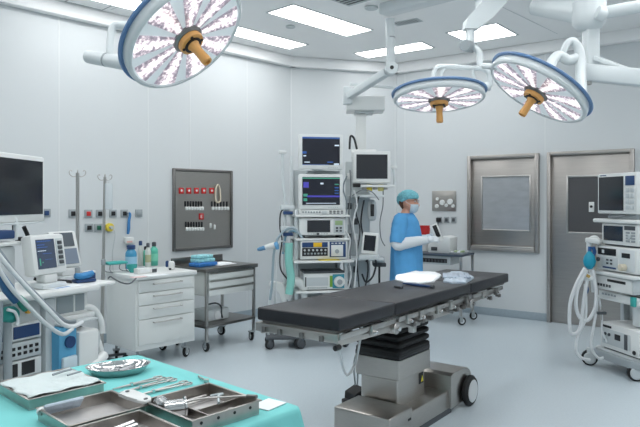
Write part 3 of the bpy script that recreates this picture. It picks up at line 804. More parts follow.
mb=MB(); mb.tube([(.02,.03,.013),(.06,.036,.016),(.09,.05,.013)],.004,6); mb.tube([(.05,-.01,.013),(.10,.0,.014)],.003,6); mb.build('tape', mat('tape_grey',(150,160,166),.6), t)
# tray 2 (middle), tray 3 (right), tray 4 (nearest)
def tray_uv(p_back, w, d_, h, label):
    """p_back: far corner (u+,v+) given on the rim"""
    q=iz(*p_back, IZ+h); c=q-uL*(w/2)-vL*(d_/2)
    return open_tray('instrument_tray',label,c,AL,w,d_,h), c
T2,c2=tray_uv((111,391),.215,.195,.034,'open steel tray in the middle with a white glove pack on its edge')
q3=iz(208.7,383.6,IZ+.04); 
T3,c3=tray_uv((208.7,383.6),.225,.235,.04,'open steel tray on the right holding tubes and retractors')
q2near = iz(111,391,IZ+.034)-vL*.207
c4 = q2near - uL*(.11+.045) - vL*.13
T4=open_tray('instrument_tray','open steel tray at the bottom edge, nearest of the trays',c4,AL,.24,.235,.034)
# contents of tray 3
def rod(name,label,cat,pts,r,m,group=None,extra=None,z=None):
    c=sum(pts,Vector())/len(pts); c=Vector((c.x,c.y,min(p.z for p in pts)-r))
    t=thing(name,label,cat,c,0,group)
    mb=MB(); mb.tube([p for p in pts],r,10); mb.build('shaft', m, t, world=True)
    if extra: extra(t)
    return t
def loc3(c,u,v,z): return Vector((c.x,c.y,0))+uL*u+vL*v+Vector((0,0,IZ+z))
# partition walls inside tray 3
def part_in(tray, x0,y0,x1,y1,h,name='divider'):
    mb=MB(); mb.box(x0,y0,.003,x1,y1,h,.001); return mb.build(name, TRAYM, tray)
part_in(T3,-.04,-.115,-.036,.115,.028); part_in(T3,-.036,-.03,.11,-.027,.028)
c=c3
t=thing('metal_cup','steel measuring cup lying on its side in the right tray','cup',loc3(c,-.075,.02,.004),AL)
M_=RZ(-25)@RY(90)
mb=MB(); mb.lathe([(.020,-.03),(.0235,-.028),(.025,.03),(.0225,.03),(.021,-.026),(.003,-.027)],28,M=T(0,0,.0265)@M_); mb.build('cup_body', CHROME, t)
mb=MB(); mb.lathe([(.0245,.024),(.0285,.026),(.0285,.031),(.0245,.031)],28,M=T(0,0,.0285)@M_); mb.build('rim', CHROME, t)
t=thing('metal_cup','steel cup lying beside the measuring cup, left end of the right tray','cup',loc3(c,-.08,.075,.004),AL)
mb=MB(); mb.lathe([(.016,-.022),(.019,-.02),(.021,.022),(.019,.022),(.017,-.018),(.003,-.019)],28,M=T(0,0,.0225)@RZ(70)@RY(90)); mb.build('cup_body', CHROME, t)
mb=MB(); mb.lathe([(.0205,.017),(.0225,.018),(.0225,.023),(.0205,.023)],28,M=T(0,0,.0225)@RZ(70)@RY(90)); mb.build('rim', CHROME, t)
rod('retractor','long thin steel rod along the far wall of the right tray','instrument',[loc3(c,.09,.10,.012),loc3(c,.02,.10,.012),loc3(c,-.03,.098,.012)],.004,STEEL,'rods in the right tray')
rod('retractor','second thin steel rod beside the long rod in the right tray','instrument',[loc3(c,.095,.075,.012),loc3(c,.0,.072,.012)],.004,STEEL,'rods in the right tray')
t=rod('retractor','curved steel retractor resting across the right tray rim','instrument',[loc3(c,-.03,.045,.032),loc3(c,.02,.02,.036),loc3(c,.06,-.03,.042),loc3(c,.09,-.085,.050),loc3(c,.098,-.115,.053)],.0032,STEEL)
mb=MB(); mb.cyl(loc3(c,.092,-.09,.0505),loc3(c,.10,-.122,.054),.0055,seg=12); mb.build('grip', STEELD, t, world=True)
mb=MB(); mb.tube([loc3(c,.03,-.04,.035),loc3(c,.06,.0,.038),loc3(c,.09,.02,.034),loc3(c,.06,.04,.030)],.004,8)
o=mb.build('tubing', CLEAR); tag(o,'clear tubing coiled in the rear of the right tray','tubing')
t=thing('steel_block','flat steel plate lying in the right corner of the right tray','plate',loc3(c,.05,-.075,.004),AL)
mb=MB(); mb.box(-.045,-.025,0,.045,.025,.008,.002); mb.build('plate', STEELD, t); mb=MB(); mb.cyl((0,0,.008),(0,0,.018),.012,seg=16); mb.build('knob', STEEL, t)
# holes in the outer wall of tray 3
for k in range(4):
    mb=MB(); x=-.085+.055*k; mb.cyl((x,-.1185,.026),(x,-.117,.026),.0045,seg=12); mb.build('hole', BLACK, T3)
# in tray 2: blue pack on the rim, glove pack
t=thing('blister_pack','pale blue packet leaning in the left corner of the middle tray','packet',loc3(c2,-.045,.080,.006),AL)
mb=MB(); mb.box(-.055,-.02,0,.055,.02,.010,.003,M=T(0,0,.02)@RX(-50)); mb.build('packet', FOIL, t)
mb=MB(); mb.box(-.03,-.014,.0101,.045,.014,.011,M=T(0,0,.02)@RX(-50)); mb.build('print', mat('packet_blue',(110,160,206),.5,noise=(60,.3)), t)
mb=MB(); mb.cyl((-.062,-.004,.022),(-.062,.004,.025),.011,seg=18); mb.build('reel', WHITE, t)
t=thing('glove_pack','white handled pack lying over the right rim of the middle tray','pack',loc3(c2,.112,-.03,.036),AL)
mb=MB(); mb.prism([(-.022,.055),(.010,.068),(.026,.045),(.026,-.045),(.014,-.068),(-.008,-.068),(-.016,-.04),(-.014,.01)],0,.010,.004,M=RY(-6)@T(0,0,.002)); mb.build('body', WHITE, t)
for yy in (.045,-.055):
    mb=MB(); mb.cyl((.004,yy,.010),(.004,yy,.0135),.006,seg=14,M=RY(-6)); mb.build('hole_cap', DGREY, t)
# tray 4 contents
for k,(u,v,l) in enumerate(((.08,.06,.10),(.075,.035,.11))):
    lab=('upper of two steel rods in the nearest tray','lower of two steel rods in the nearest tray')[k]
    rod('steel_rod',lab,'instrument',[loc3(c4,u,v+.02,.022),loc3(c4,u-l*.5,v+.01,.022),loc3(c4,u-l,v,.022)],.007,CHROME,'rods in the nearest tray')
t=rod('forceps','steel forceps with ring handle in the nearest tray','instrument',[loc3(c4,.095,-.04,.02),loc3(c4,.02,-.035,.02),loc3(c4,-.05,-.03,.02)],.004,STEEL)
mb=MB(); ring=[loc3(c4,.095+.018*math.cos(a),-.06+.018*math.sin(a),.02) for a in [k*math.pi/6 for k in range(12)]]; mb.tube(ring,.0035,6,smooth=0,closed=True); mb.build('ring_handle', STEEL, t, world=True)
# kidney dish
c=iz(118.5,372.5)
t=thing('kidney_dish','shiny oval steel kidney dish at the rear of the teal drape','bowl',(c.x,c.y,IZ+.001),AL-25)
def kid(s,z,bx=1):
    pts=[]
    for k in range(40):
        a=2*math.pi*k/40; x=.104*math.cos(a)*s; y=.070*math.sin(a)*s
        y+= -.014*(1-(x/.104)**2)*s
        pts.append(Vector((x,y,z)))
    return pts
mb=MB(); mb.loft([kid(.78,0),kid(.86,.004),kid(.97,.018),kid(1.03,.025),kid(1.06,.027),kid(1.02,.0268),kid(.94,.020),kid(.82,.006),kid(.7,.003),kid(.05,.0028)]); mb.build('bowl', CHROME, t, ang=50)
rnd=random.Random(9)
for k in range(6):
    a0=rnd.uniform(0,6.28); x0=rnd.uniform(-.06,.06); y0=rnd.uniform(-.035,.03); l=rnd.uniform(.012,.025)
    mb=MB(); mb.box(x0-l,y0-l*.6,.004,x0+l,y0+l*.6,.012+.004*(k%3),.004,M=T(x0,y0,0)@RZ(math.degrees(a0))@T(-x0,-y0,0)); mb.build('foil_scrap', mat('crumpled_foil',(170,172,175),.5,.9,bump=(40,.25)), t)
# scissors / clamps on the drape
def clamp(px0,py0,px1,py1,label,rings=True,w=.012,m=STEEL,ringr=.013):
    """px0: tips, px1: ring handles"""
    a,b_=iz(px0,py0,IZ+.006),iz(px1,py1,IZ+.006); d=(b_-a); L=d.length; d.normalize(); n=Vector((-d.y,d.x,0))
    t=thing('surgical_clamp',label,'clamp',(a.x,a.y,IZ+.001),0,'clamps on the teal drape')
    for s in (-1,1):
        mb=MB(); mb.tube([a,a+d*L*.35+n*s*.002,a+d*L*.5-n*s*.003,a+d*L*.8-n*s*w*.8,b_-n*s*w],[.0022,.003,.0038,.003,.0028],8)
        arm=mb.build('arm', m, t, world=True)
        cc=b_-n*s*(w)+d*ringr; mb=MB(); mb.tube([cc+d*ringr*1.25*math.cos(q)+n*ringr*.8*math.sin(q) for q in [k*math.pi/8 for k in range(16)]],.0026,6,smooth=0,closed=True); mb.build('finger_ring', m, arm, world=False) if False else None
        r_=mb.build('finger_ring', m, t, world=True)
    mb=MB(); mb.cyl(a+d*L*.42-Vector((0,0,.005)),a+d*L*.42+Vector((0,0,.006)),.006,seg=14); mb.build('pivot', CHROME, t, world=True)
    return t
clamp(113,389,156,378.8,'longest steel clamp, rearmost on the teal drape right of the dish')
clamp(120,392.5,167,380.2,'second steel clamp from the dish, with open rings')
clamp(131,397,182,383.8,'third steel clamp from the dish, nearest the right tray')
# paper sheet under right tray and small hook
t=thing('paper_slip','small white paper slip beside the right tray','paper',Vector((*iz(269,405.0)[:2],IZ+.001)),AL+8)
mb=MB(); mb.box(-.045,-.035,0,.04,.035,.003,.001); mb.build('sheet', PAPER, t)
t=thing('towel_clip','small steel towel clip at the rear edge of the teal drape','clip',Vector((*iz(203.5,381)[:2],IZ+.001)),AL+80)
mb=MB(); mb.tube([(-.02,0,.004),(0,.004,.008),(.02,0,.004),(.045,-.004,.004)],.0035,8); mb.build('arm', STEEL, t)
mb=MB(); mb.cyl((-.022,0,.0),(-.022,0,.010),.009,seg=14); mb.build('jaw', STEEL, t)
# ================================================================= surgical lamps
def lamp_basis(c, dirpx, ratio):
    """face normal of a lamp head seen from the camera: dirpx = image direction its handle points, ratio = how open its ellipse is"""
    e = (Vector((0,0,H))-c).normalized()
    r = e.cross(Vector((0,0,-1))).normalized()
    if r.x < 0: r = -r
    u = r.cross(-e).normalized()
    if u.z < 0: u = -u
    d = Vector((dirpx[0],-dirpx[1])).normalized()
    n = e*ratio + (r*d.x+u*d.y)*math.sqrt(1-ratio*ratio)
    return n.normalized()
def lamp_head(name, label, c, n, D, nseg=9, spin=0, group=None):
    """head faces along n; face disc at c"""
    z = n; x = Vector((0,0,1)).cross(z)
    if x.length < .1: x = Vector((1,0,0))
    x.normalize(); y = z.cross(x)
    MR_ = Matrix((x,y,z)).transposed().to_4x4() @ RZ(spin)
    t = thing(name, label, 'surgical lamp', c); t.rotation_euler = MR_.to_euler()
    M = Matrix.Identity(4)
    r = D/2
    mb = MB(); mb.lathe([(.001,-.115),(r*.30,-.112),(r*.55,-.095),(r*.86,-.070),(r*.95,-.062),(r*.97,-.012),(r*.90,-.004),(.001,-.004)],56,M=M); mb.build('housing', WHITE2, t, ang=50)
    mb = MB(); mb.lathe([(r*.955,-.060),(r*1.0,-.061),(r*1.012,-.057),(r*1.012,-.048),(r*1.0,-.044),(r*.955,-.045)],64,M=M); mb.build('blue_rim', LAMPBL, t, ang=40)
    mb = MB(); mb.lathe([(r*.905,-.004),(r*.912,.007),(r*.94,.009),(r*.968,.000),(r*.972,-.016),(r*.92,-.016)],64,M=M); mb.build('face_ring', WHITE2, t, ang=60)
    mb = MB(); mb.lathe([(.001,-.004),(r*.91,-.004),(r*.91,-.001),(.001,.000)],56,M=M); mb.build('face', LAMPGR, t)
    # wedge shaped reflectors
    for k in range(nseg):
        a0 = 2*math.pi*k/nseg; wdt = 2*math.pi/nseg*.33
        P=[]
        for q in range(7):
            a=a0-wdt+2*wdt*q/6; P.append((r*.88*math.cos(a), r*.88*math.sin(a)))
        wi=wdt*1.05
        P += [(r*.22*math.cos(a0+wi), r*.22*math.sin(a0+wi)),(r*.22*math.cos(a0-wi), r*.22*math.sin(a0-wi))]
        mb = MB(); mb.prism(P,.000,.006,.0015,M=M); mb.build('light_segment', LAMPSEG, t)
    mb = MB(); mb.lathe([(r*.235,.0),(r*.235,.012),(r*.20,.022),(.001,.022)],32,M=M); mb.build('hub_base', STEELD, t)
    mb = MB(); mb.lathe([(r*.19,.022),(r*.195,.034),(r*.185,.048),(r*.10,.052),(.001,.052)],32,M=M); hb=mb.build('hub_disc', AMBER, t)
    mb = MB()
    for k in range(4):
        a=R(45+90*k); mb2=MB(); mb2.cyl((r*.15*math.cos(a),r*.15*math.sin(a),.047),(r*.15*math.cos(a),r*.15*math.sin(a),.0535),.008,seg=10,M=M); mb2.build('screw_hole', BLACK, hb)
    mb = MB(); mb.lathe([(.046,.050),(.046,.056),(.001,.056)],24,M=M); mb.build('handle_collar', BLACK, t)
    mb = MB(); mb.lathe([(.033,.054),(.030,.062),(.026,.075),(.023,.10),(.024,.13),(.026,.160),(.024,.175),(.015,.177),(.014,.165),(.001,.165)],24,M=M); mb.build('handle', AMBER, t, ang=50)
    return t, MR_
def spot(name, p, q, power, ang, size=.12):
    l = bpy.data.lights.new(name,'SPOT'); l.energy=power; l.spot_size=R(ang); l.spot_blend=.6; l.shadow_soft_size=size; l.color=(1,.98,.96)
    o = bpy.data.objects.new(name,l); COL.objects.link(o); o.location=p
    d=(q-p).normalized(); o.rotation_euler = d.to_track_quat('-Z','Y').to_euler()
    return o
# --- left lamp
c1 = at(187,38,3.05); n1 = lamp_basis(c1,(21,23),.56)
L1,M1 = lamp_head('surgical_lamp','large round surgical lamp tilted at the upper left, nearest the camera',c1,n1,.68,9,8)
def wpt(M,c,p): return c+(M.to_3x3()@Vector(p))
hinge = at(133,60,3.05)+Vector((0,.10,0))
pts=[at(88,56.5,3.35),at(124,62,3.2),at(140,63,3.15)]
mb=MB(); mb.cyl(pts[0],at(128,64,3.2),.036,seg=20,b=.004); ar=mb.build('arm_tube', WHITE2, L1, world=True)
mb=MB(); mb.cyl(at(106,59.7,3.28)+Vector((0,0,0)),at(107.5,60,3.275),.0375,seg=20); mb.build('joint_line', GREYP, ar) if False else mb.build('joint_line', GREYP, L1, world=True)
mb=MB(); mb.tube([at(110,58,3.27),at(110.5,40,3.3),at(113,27,3.32),at(122,25,3.32),at(145,29,3.3),at(165,32,3.25)],.020,12); mb.build('yoke', WHITE2, L1, world=True)
mb=MB(); mb.cyl(at(128,64,3.2),at(150,62,3.15),.03,seg=18); mb.build('pivot', WHITE2, L1, world=True)
# rear bow and suspension of the left lamp (rises to the ceiling)
bc = wpt(M1,c1,(0,0,-.11))
mb=MB(); mb.tube([at(165,32,3.25),bc+Vector((-.05,.1,.12)),at(205,-25,3.35),at(222,-60,3.4)],.024,12); mb.build('bow', WHITE2, L1, world=True)
top=at(222,-60,3.4)
mb=MB(); mb.cyl(top,(top.x,top.y,ZC),.05,seg=20); mb.build('ceiling_tube', WHITE2, L1, world=True)
# --- middle lamp
c2l = at(439,99.5,4.65); n2 = lamp_basis(c2l,(1,30),.285)
L2,M2 = lamp_head('surgical_lamp','round surgical lamp in the middle, seen almost edge on with handle pointing down',c2l,n2,.70,9,20)
Yk=4.75
mb=MB(); mb.tube([at(432,90,Yk),at(433.5,76,Yk),at(437,67.5,Yk),at(445,66.5,Yk),at(465,67.5,Yk),at(485,69,Yk)],.019,10); mb.build('yoke', WHITE2, L2, world=True)
mb=MB(); mb.tube([at(440,89,Yk),at(442,72,Yk),at(446,68,Yk)],.012,8); mb.build('yoke_brace', WHITE2, L2, world=True)
mb=MB(); mb.tube([at(472,68,Yk),at(475,80,Yk),at(480,92,Yk)],.012,8); mb.build('yoke_brace', WHITE2, L2, world=True)
mb=MB(); mb.tube([at(484,68.5,Yk),at(489,74,Yk),at(489.5,86,Yk)],.022,12); mb.build('yoke', WHITE2, L2, world=True)
mb=MB(); mb.cyl(at(479,89,Yk),at(489.5,86,Yk),.036,seg=18,b=.006); mb.build('pivot', WHITE2, L2, world=True)
mb=MB(); mb.tube([at(469.5,46.5,4.85),at(474,47.5,4.85),at(479.5,53,4.8),at(480,62,4.78),at(481,68.5,Yk)],.026,12); mb.build('swan_neck', WHITE2, L2, world=True)
mb=MB(); mb.cyl(at(463.5,46.5,4.8)+Vector((0,-.04,0)),at(472.5,46.5,4.9)+Vector((0,.02,0)),.045,seg=20,b=.006); mb.build('ball_joint', GREYP, L2, world=True)
mb=MB(); mb.cyl(at(470,29,4.9),at(470,46,4.85),.034,seg=16); mb.build('drop_tube', WHITE2, L2, world=True)
q=at(491,0,5.0)
mb=MB(); mb.loft([[Vector((q.x+dx*.10,q.y+dy*.10,ZC-.35)) for dx,dy in ((1,1),(-1,1),(-1,-1),(1,-1))],[Vector((q.x+dx*.10,q.y+dy*.10,H-(6-HY)/F*5.0)) for dx,dy in ((1,1),(-1,1),(-1,-1),(1,-1))],
   [at(478,20,4.95)+Vector((dx*.10,dy*.09,0)) for dx,dy in ((1,1),(-1,1),(-1,-1),(1,-1))],[at(470,30,4.9)+Vector((dx*.05,dy*.05,0)) for dx,dy in ((1,1),(-1,1),(-1,-1),(1,-1))]]); mb.build('arm_elbow', WHITE2, L2, world=True)
mb=MB(); mb.cyl((q.x,q.y,ZC-.36),(q.x,q.y,ZC),.13,seg=28); mb.build('ceiling_mount', WHITE2, L2, world=True)
# --- right lamp
c3l = at(536.5,92.5,4.0); n3 = lamp_basis(c3l,(-13,20),.35)
L3,M3 = lamp_head('surgical_lamp','round surgical lamp tilted to the lower right, rightmost of the three',c3l,n3,.70,9,0)
back=wpt(M3,c3l,(0,0,-.12))
mb=MB(); mb.tube([at(484,66,4.15),at(490,66.5,4.1),at(498,67.5,4.05)],.020,10); mb.build('side_stub', WHITE2, L3, world=True)
mb=MB(); mb.tube([at(550,72,4.15),at(552,62,4.25),at(559,55,4.3),at(568,60,4.3),at(577,58,4.3)],[.036,.036,.032,.036,.036],14); mb.build('rear_bracket', WHITE2, L3, world=True)
mb=MB(); mb.tube([at(561,60,4.3),at(564,50,4.3),at(569,42,4.3),at(574,42,4.3),at(579,50,4.3),at(581,64,4.28),at(581,80,4.22),at(583,98,4.12),at(585,112,4.05)],[.02,.024,.026,.028,.032,.036,.036,.03,.02],12); mb.build('yoke', WHITE2, L3, world=True)
mb=MB(); mb.bar(at(580,72,4.35),at(650,79,4.15),.10,.115,.02); mb.build('arm', WHITE2, L3, world=True)
q=at(589,72.5,4.33); mb=MB(); mb.cyl(q-Vector((0,0,.052)),q-Vector((0,0,.085)),.018,seg=12); mb.build('screw', STEEL, L3, world=True)
p0=at(591,64,4.6); p1=at(591,28,4.6)
mb=MB(); mb.box(p0.x-.05,p0.y-.05,p0.z-.10,p0.x+.05,p0.y+.05,p1.z+.05,.016,3); mb.build('drop_post', WHITE2, L3, world=True)
mb=MB(); mb.bar((p0.x,p0.y+.04,p0.z-.05),at(592,73,4.34),.09,.09,.012); mb.build('post_link', WHITE2, L3, world=True)
mb=MB(); mb.bar(at(596,58,4.55),at(628,70,4.3),.06,.03,.006); mb.build('arm_cover', WHITE2, L3, world=True)
hubc=at(589,16,4.6)
mb=MB(); mb.lathe([(.03,-.115),(.085,-.10),(.115,-.06),(.12,0),(.12,.10),(.10,.115),(.001,.118)],28,M=Matrix.Translation(hubc)); mb.build('hub', WHITE2, L3, world=True)
mb=MB(); mb.cyl(at(594,14,4.5)+Vector((0,-.05,0)),at(606,15,4.45),.05,seg=20,b=.006); mb.build('hub_pivot', WHITE2, L3, world=True)
mb=MB(); mb.cyl(at(600,13.5,4.5),at(650,4.5,4.2),.045,seg=20); mb.build('upper_arm', WHITE2, L3, world=True)
mb=MB(); mb.cyl(at(534,10,5.0)+Vector((0,0,.02)),at(580,12,4.65),.06,.09,seg=20); mb.build('upper_arm', WHITE2, L3, world=True)
mm=at(560,-4,4.8); 
mb=MB(); mb.cyl((hubc.x,hubc.y,hubc.z+.10),(hubc.x,hubc.y,ZC),.07,seg=24); mb.build('ceiling_tube', WHITE2, L3, world=True)
mb=MB(); mb.lathe([(.20,0),(.30,.03),(.30,.06),(.001,.06)],36,M=Matrix.Translation((hubc.x-.10,hubc.y+.05,ZC-.06))); mb.build('ceiling_plate', WHITE2, L3, world=True)
tq = Vector((.66,4.66,OZ))
spot('lamp_beam', c2l+n2*.05, tq, 85, 18, .12)
# ================================================================= generic medical equipment pieces
IDX={'n':0}
def part_box(name,m,parent,x0,y0,z0,x1,y1,z1,b=.004,M=None):
    mb=MB(); mb.box(x0,y0,z0,x1,y1,z1,b,M=M); return mb.build(name,m,parent)
def face_ui(parent, x0, z0, x1, z1, y, style, M=None):
    """a lit display: dark glass with traces, all one screen mesh"""
    mb=MB(); mb.box(x0,y-.002,z0,x1,y,z1,M=M)
    w,h=x1-x0,z1-z0
    def bar(a,b_,c,d_,mi): mb.mi=mi; mb.box(x0+a*w,y-.0032,z0+b_*h,x0+c*w,y-.002,z0+d_*h,M=M)
    if style==1:
        bar(0,.94,1,1,1); bar(.0,.40,.11,.48,1); bar(.03,.30,.10,.34,4); bar(.86,.68,.98,.73,4); bar(.05,.08,.2,.11,4); bar(.66,.08,.82,.12,1); bar(.84,.0,.98,.06,4); bar(0,.0,.7,.015,1)
    elif style==2:
        bar(0,.94,1,.98,3); bar(.03,.62,.17,.82,2); bar(.03,.30,.14,.40,3); bar(.12,.28,1,.34,2); bar(.03,.14,.13,.24,3); bar(.1,.05,.9,.07,4); bar(.48,.74,.56,.80,4); bar(.86,.5,.97,.54,1); bar(.86,.6,.97,.64,1); bar(.86,.72,.97,.76,3); bar(.86,.4,.97,.44,1)
    elif style==3:
        bar(.05,.80,.45,.83,1); bar(.05,.72,.6,.745,1); bar(.05,.92,.8,.95,1); bar(.10,.12,.16,.36,3); bar(.3,.50,.8,.52,1); bar(.05,.60,.5,.62,4); bar(.24,.2,.29,.24,3); bar(.4,.3,.8,.315,1)
    return mb.build('screen',[SCREENB if style!=3 else mat('lit_grey_screen',(50,58,72),.25,emit=((60,72,92),.5)),UIBLUE,UIVIO,UIGRN,UIWHT],parent)
def dark_screen(parent,x0,z0,x1,z1,y,M=None,name='screen',m=None):
    return part_box(name,m or SCREEN,parent,x0,y-.003,z0,x1,y,z1,0,M)
def buttons(parent,x0,z0,x1,z1,y,nx,nz,m,name='button',fill=.6,M=None):
    dx,dz=(x1-x0)/nx,(z1-z0)/nz
    for i in range(nx):
        for j in range(nz):
            cx_,cz=x0+(i+.5)*dx,z0+(j+.5)*dz
            part_box(name,m,parent,cx_-dx*fill/2,y-.006,cz-dz*fill/2,cx_+dx*fill/2,y,cz+dz*fill/2,.0015,M)
def knob(parent,x,z,y,r,m,l=.02,M=None,name='knob'):
    mb=MB(); mb.cyl((x,y,z),(x,y-l,z),r,seg=18,b=min(.003,r*.2),M=M); return mb.build(name,m,parent)
def stand_caster(parent,x,y,r=.06,w=.045,yaw=20,cover=GREYP):
    M=T(x,y,0)@RZ(yaw)
    mb=MB(); mb.cyl((0,-w/2-.012,r),(0,w/2+.012,r),r*.78,seg=24,b=.008,M=M); mb.box(-.025,-.03,r*1.2,.025,.03,r*2.3,.006,M=M); f=mb.build('caster',cover,parent)
    mb=MB(); mb.cyl((0,-w/2,r),(0,w/2,r),r,seg=28,b=.008,M=M); mb.build('wheel',RUBBER,f)
    return f
# ================================================================= monitor tower in front of the corner wall
TW0=Vector((-.012,6.60,0)); TWR=10
t=thing('monitor_tower','tall white equipment tower with two stacked lit monitors in the middle','equipment cart',TW0,TWR); TW=t
TM=Matrix.Translation(TW0)@RZ(TWR)
def zt(py,Y=6.35): return H-(py-HY)/F*Y
part_box('base',GREYP,t,-.29,-.26,.12,.29,.28,.18,.015)
for x,y,yw in ((-.24,-.22,30),(.24,-.22,60),(-.24,.24,10),(.24,.24,80)): stand_caster(t,x,y,.06,.045,yw,DGREY)
for x in (-.262,.262):
    for y in (-.12,.24): part_box('upright',WHITE2,t,x-.018,y-.03,.18,x+.018,y+.03,1.42 if y<0 else 2.0,.004)
part_box('back_panel',LGREY,t,-.25,.262,.2,.25,.272,1.85,.002)
for z,y0,x1 in ((.565,-.25,.28),(.88,-.31,.31),(1.105,-.25,.28),(1.345,-.25,.28)):
    part_box('shelf',WHITE,t,-x1,y0,z,x1,.27,z+.022,.005)
# yellow note on the wide shelf
tt=thing('yellow_note','yellow folded note lying on the front edge of the tower shelf','note',TM@Vector((.06,-.255,.9025)),TWR)
part_box('sheet',YELL,tt,-.11,-.045,0,.11,.05,.004,.001)
part_box('folded_edge',YELL,tt,-.05,-.052,.0,.06,-.044,.014,.001)
def tower_monitor(label,zc,h,w,style,y=-.22):
    m=thing('monitor',label,'monitor',TM@Vector((-.02,y,zc-h/2)),TWR)
    part_box('bezel',WHITE,m,-w/2,-.03,0,w/2,.03,h,.012)
    part_box('rear_case',WHITE2,m,-w/2+.05,.03,.05,w/2-.05,.10,h-.04,.02)
    face_ui(m,-w/2+.035,.045,w/2-.035,h-.03,-.0305,style)
    buttons(m,w/2-.16,.012,w/2-.05,.026,-.030,5,1,LGREY)
    part_box('mount',GREYP,m,-.06,.10,.10,.06,.20,.22,.006)
    return m
tower_monitor('upper lit monitor of the tower with blue top band',2.015,.36,.46,1)
tower_monitor('lower lit monitor of the tower with violet traces',1.605,.36,.46,2)
part_box('monitor_column',WHITE2,t,-.07,.0,1.30,.05,.06,2.10,.008)
part_box('cross_bracket',GREYP,t,-.14,-.13,1.80,.20,.0,1.825,.004)
# control strip under the monitors
m=thing('control_unit','flat white control unit under the lower monitor of the tower','control unit',TM@Vector((0,-.10,1.367)),TWR)
part_box('case',WHITE,m,-.24,-.14,0,.24,.18,.055,.006); buttons(m,-.22,.014,-.02,.044,-.14,7,1,GREYP); buttons(m,.06,.01,.22,.048,-.14,4,2,DGREY); part_box('handle',LGREY,m,-.01,-.16,.012,.04,-.14,.042,.004)
# device A : bedside monitor with grey screen
m=thing('patient_monitor','white device with dark grey display on the upper tower shelf','monitor',TM@Vector((-.0,-.08,1.127)),TWR)
part_box('case',WHITE,m,-.24,-.14,.03,.24,.14,.21,.014); dark_screen(m,-.16,.062,.08,.185,-.141); part_box('side_panel',LGREY,m,.115,-.145,.05,.225,-.14,.195,.003)
buttons(m,.13,.06,.21,.12,-.145,2,2,YELL if False else DGREY); part_box('green_display',mat('pale_green_lcd',(150,176,130),.4),m,.13,-.149,.135,.21,-.145,.18,.001)
knob(m,-.05,.045,-.14,.012,DGREY); buttons(m,-.16,.038,.06,.054,-.14,8,1,LGREY)
for x in (-.2,.2): part_box('foot',DGREY,m,x-.02,-.10,0,x+.02,.10,.03,.003)
# device B : blue/black panel
m=thing('electrosurgery_unit','white unit with blue and black front panel and yellow label on the tower','medical unit',TM@Vector((.02,-.08,.9025)),TWR)
part_box('case',WHITE,m,-.25,-.16,.01,.235,.16,.20,.008)
part_box('blue_panel',NAVY,m,-.235,-.165,.135,.03,-.16,.185,.002); part_box('dark_panel',BLACK,m,-.235,-.165,.045,.03,-.16,.128,.002)
part_box('yellow_label',mat('label_orange',(238,190,40),.5),m,-.12,-.168,.138,-.03,-.165,.182,.001)
for k in range(6): knob(m,-.21+.043*k,.105,-.165,.011,LGREY,.012)
buttons(m,-.225,.055,.02,.085,-.165,7,1,GREYP)
part_box('right_module',NAVY,m,.05,-.165,.03,.22,-.16,.19,.003); part_box('module_face',WHITE,m,.065,-.170,.04,.19,-.165,.155,.003); knob(m,.125,.09,-.170,.022,GREYP,.014); buttons(m,.06,.165,.21,.182,-.166,4,1,WHITE)
# device C
m=thing('light_source','white unit with green stripe on the lowest visible tower shelf','medical unit',TM@Vector((.03,-.07,.589)),TWR)
part_box('case',WHITE,m,-.225,-.15,.01,.21,.15,.175,.008); part_box('label_strip',LGREY,m,-.20,-.153,.05,.03,-.15,.135,.002); part_box('blue_side',BLACK,m,-.212,-.154,.04,-.20,-.15,.14,.001)
part_box('green_stripe',mat('stripe_green',(120,170,60),.5),m,.045,-.153,.035,.075,-.15,.15,.001); part_box('teal_panel',mat('panel_teal',(60,150,170),.5),m,.075,-.153,.02,.20,-.15,.165,.002)
mb=MB(); mb.cyl((.14,-.153,.09),(.14,-.20,.09),.055,seg=24,b=.008); k_=mb.build('socket_ring',WHITE,m); knob(k_,.14,.09,-.20,.028,GREYP,.012)
buttons(m,-.19,.02,.02,.038,-.15,9,1,GREYP); part_box('top_cover',DGREY,m,-.22,-.14,.175,.205,.15,.195,.004)
m=thing('printer_box','grey box on the bottom shelf of the tower','box',TM@Vector((0,0,.182)),TWR); part_box('case',LGREY,m,-.22,-.18,0,.22,.2,.22,.01); part_box('front_slot',DGREY,m,-.16,-.185,.08,.16,-.18,.13,.002)
# left side arm of the tower with handset hook
mb=MB(); mb.tube([(-.30,-.05,1.34),(-.36,-.08,1.45),(-.395,-.10,1.75),(-.40,-.10,2.0)],.017,10); mb.build('side_arm',WHITE2,t)
part_box('side_arm_cap',WHITE,t,-.44,-.13,2.0,-.36,-.07,2.035,.008)
for z in (1.42,1.20):
    part_box('side_bracket',WHITE2,t,-.42,-.14,z,-.28,-.02,z+.05,.006); part_box('clamp',NAVY,t,-.40,-.17,z-.05,-.30,-.12,z-.015,.006)
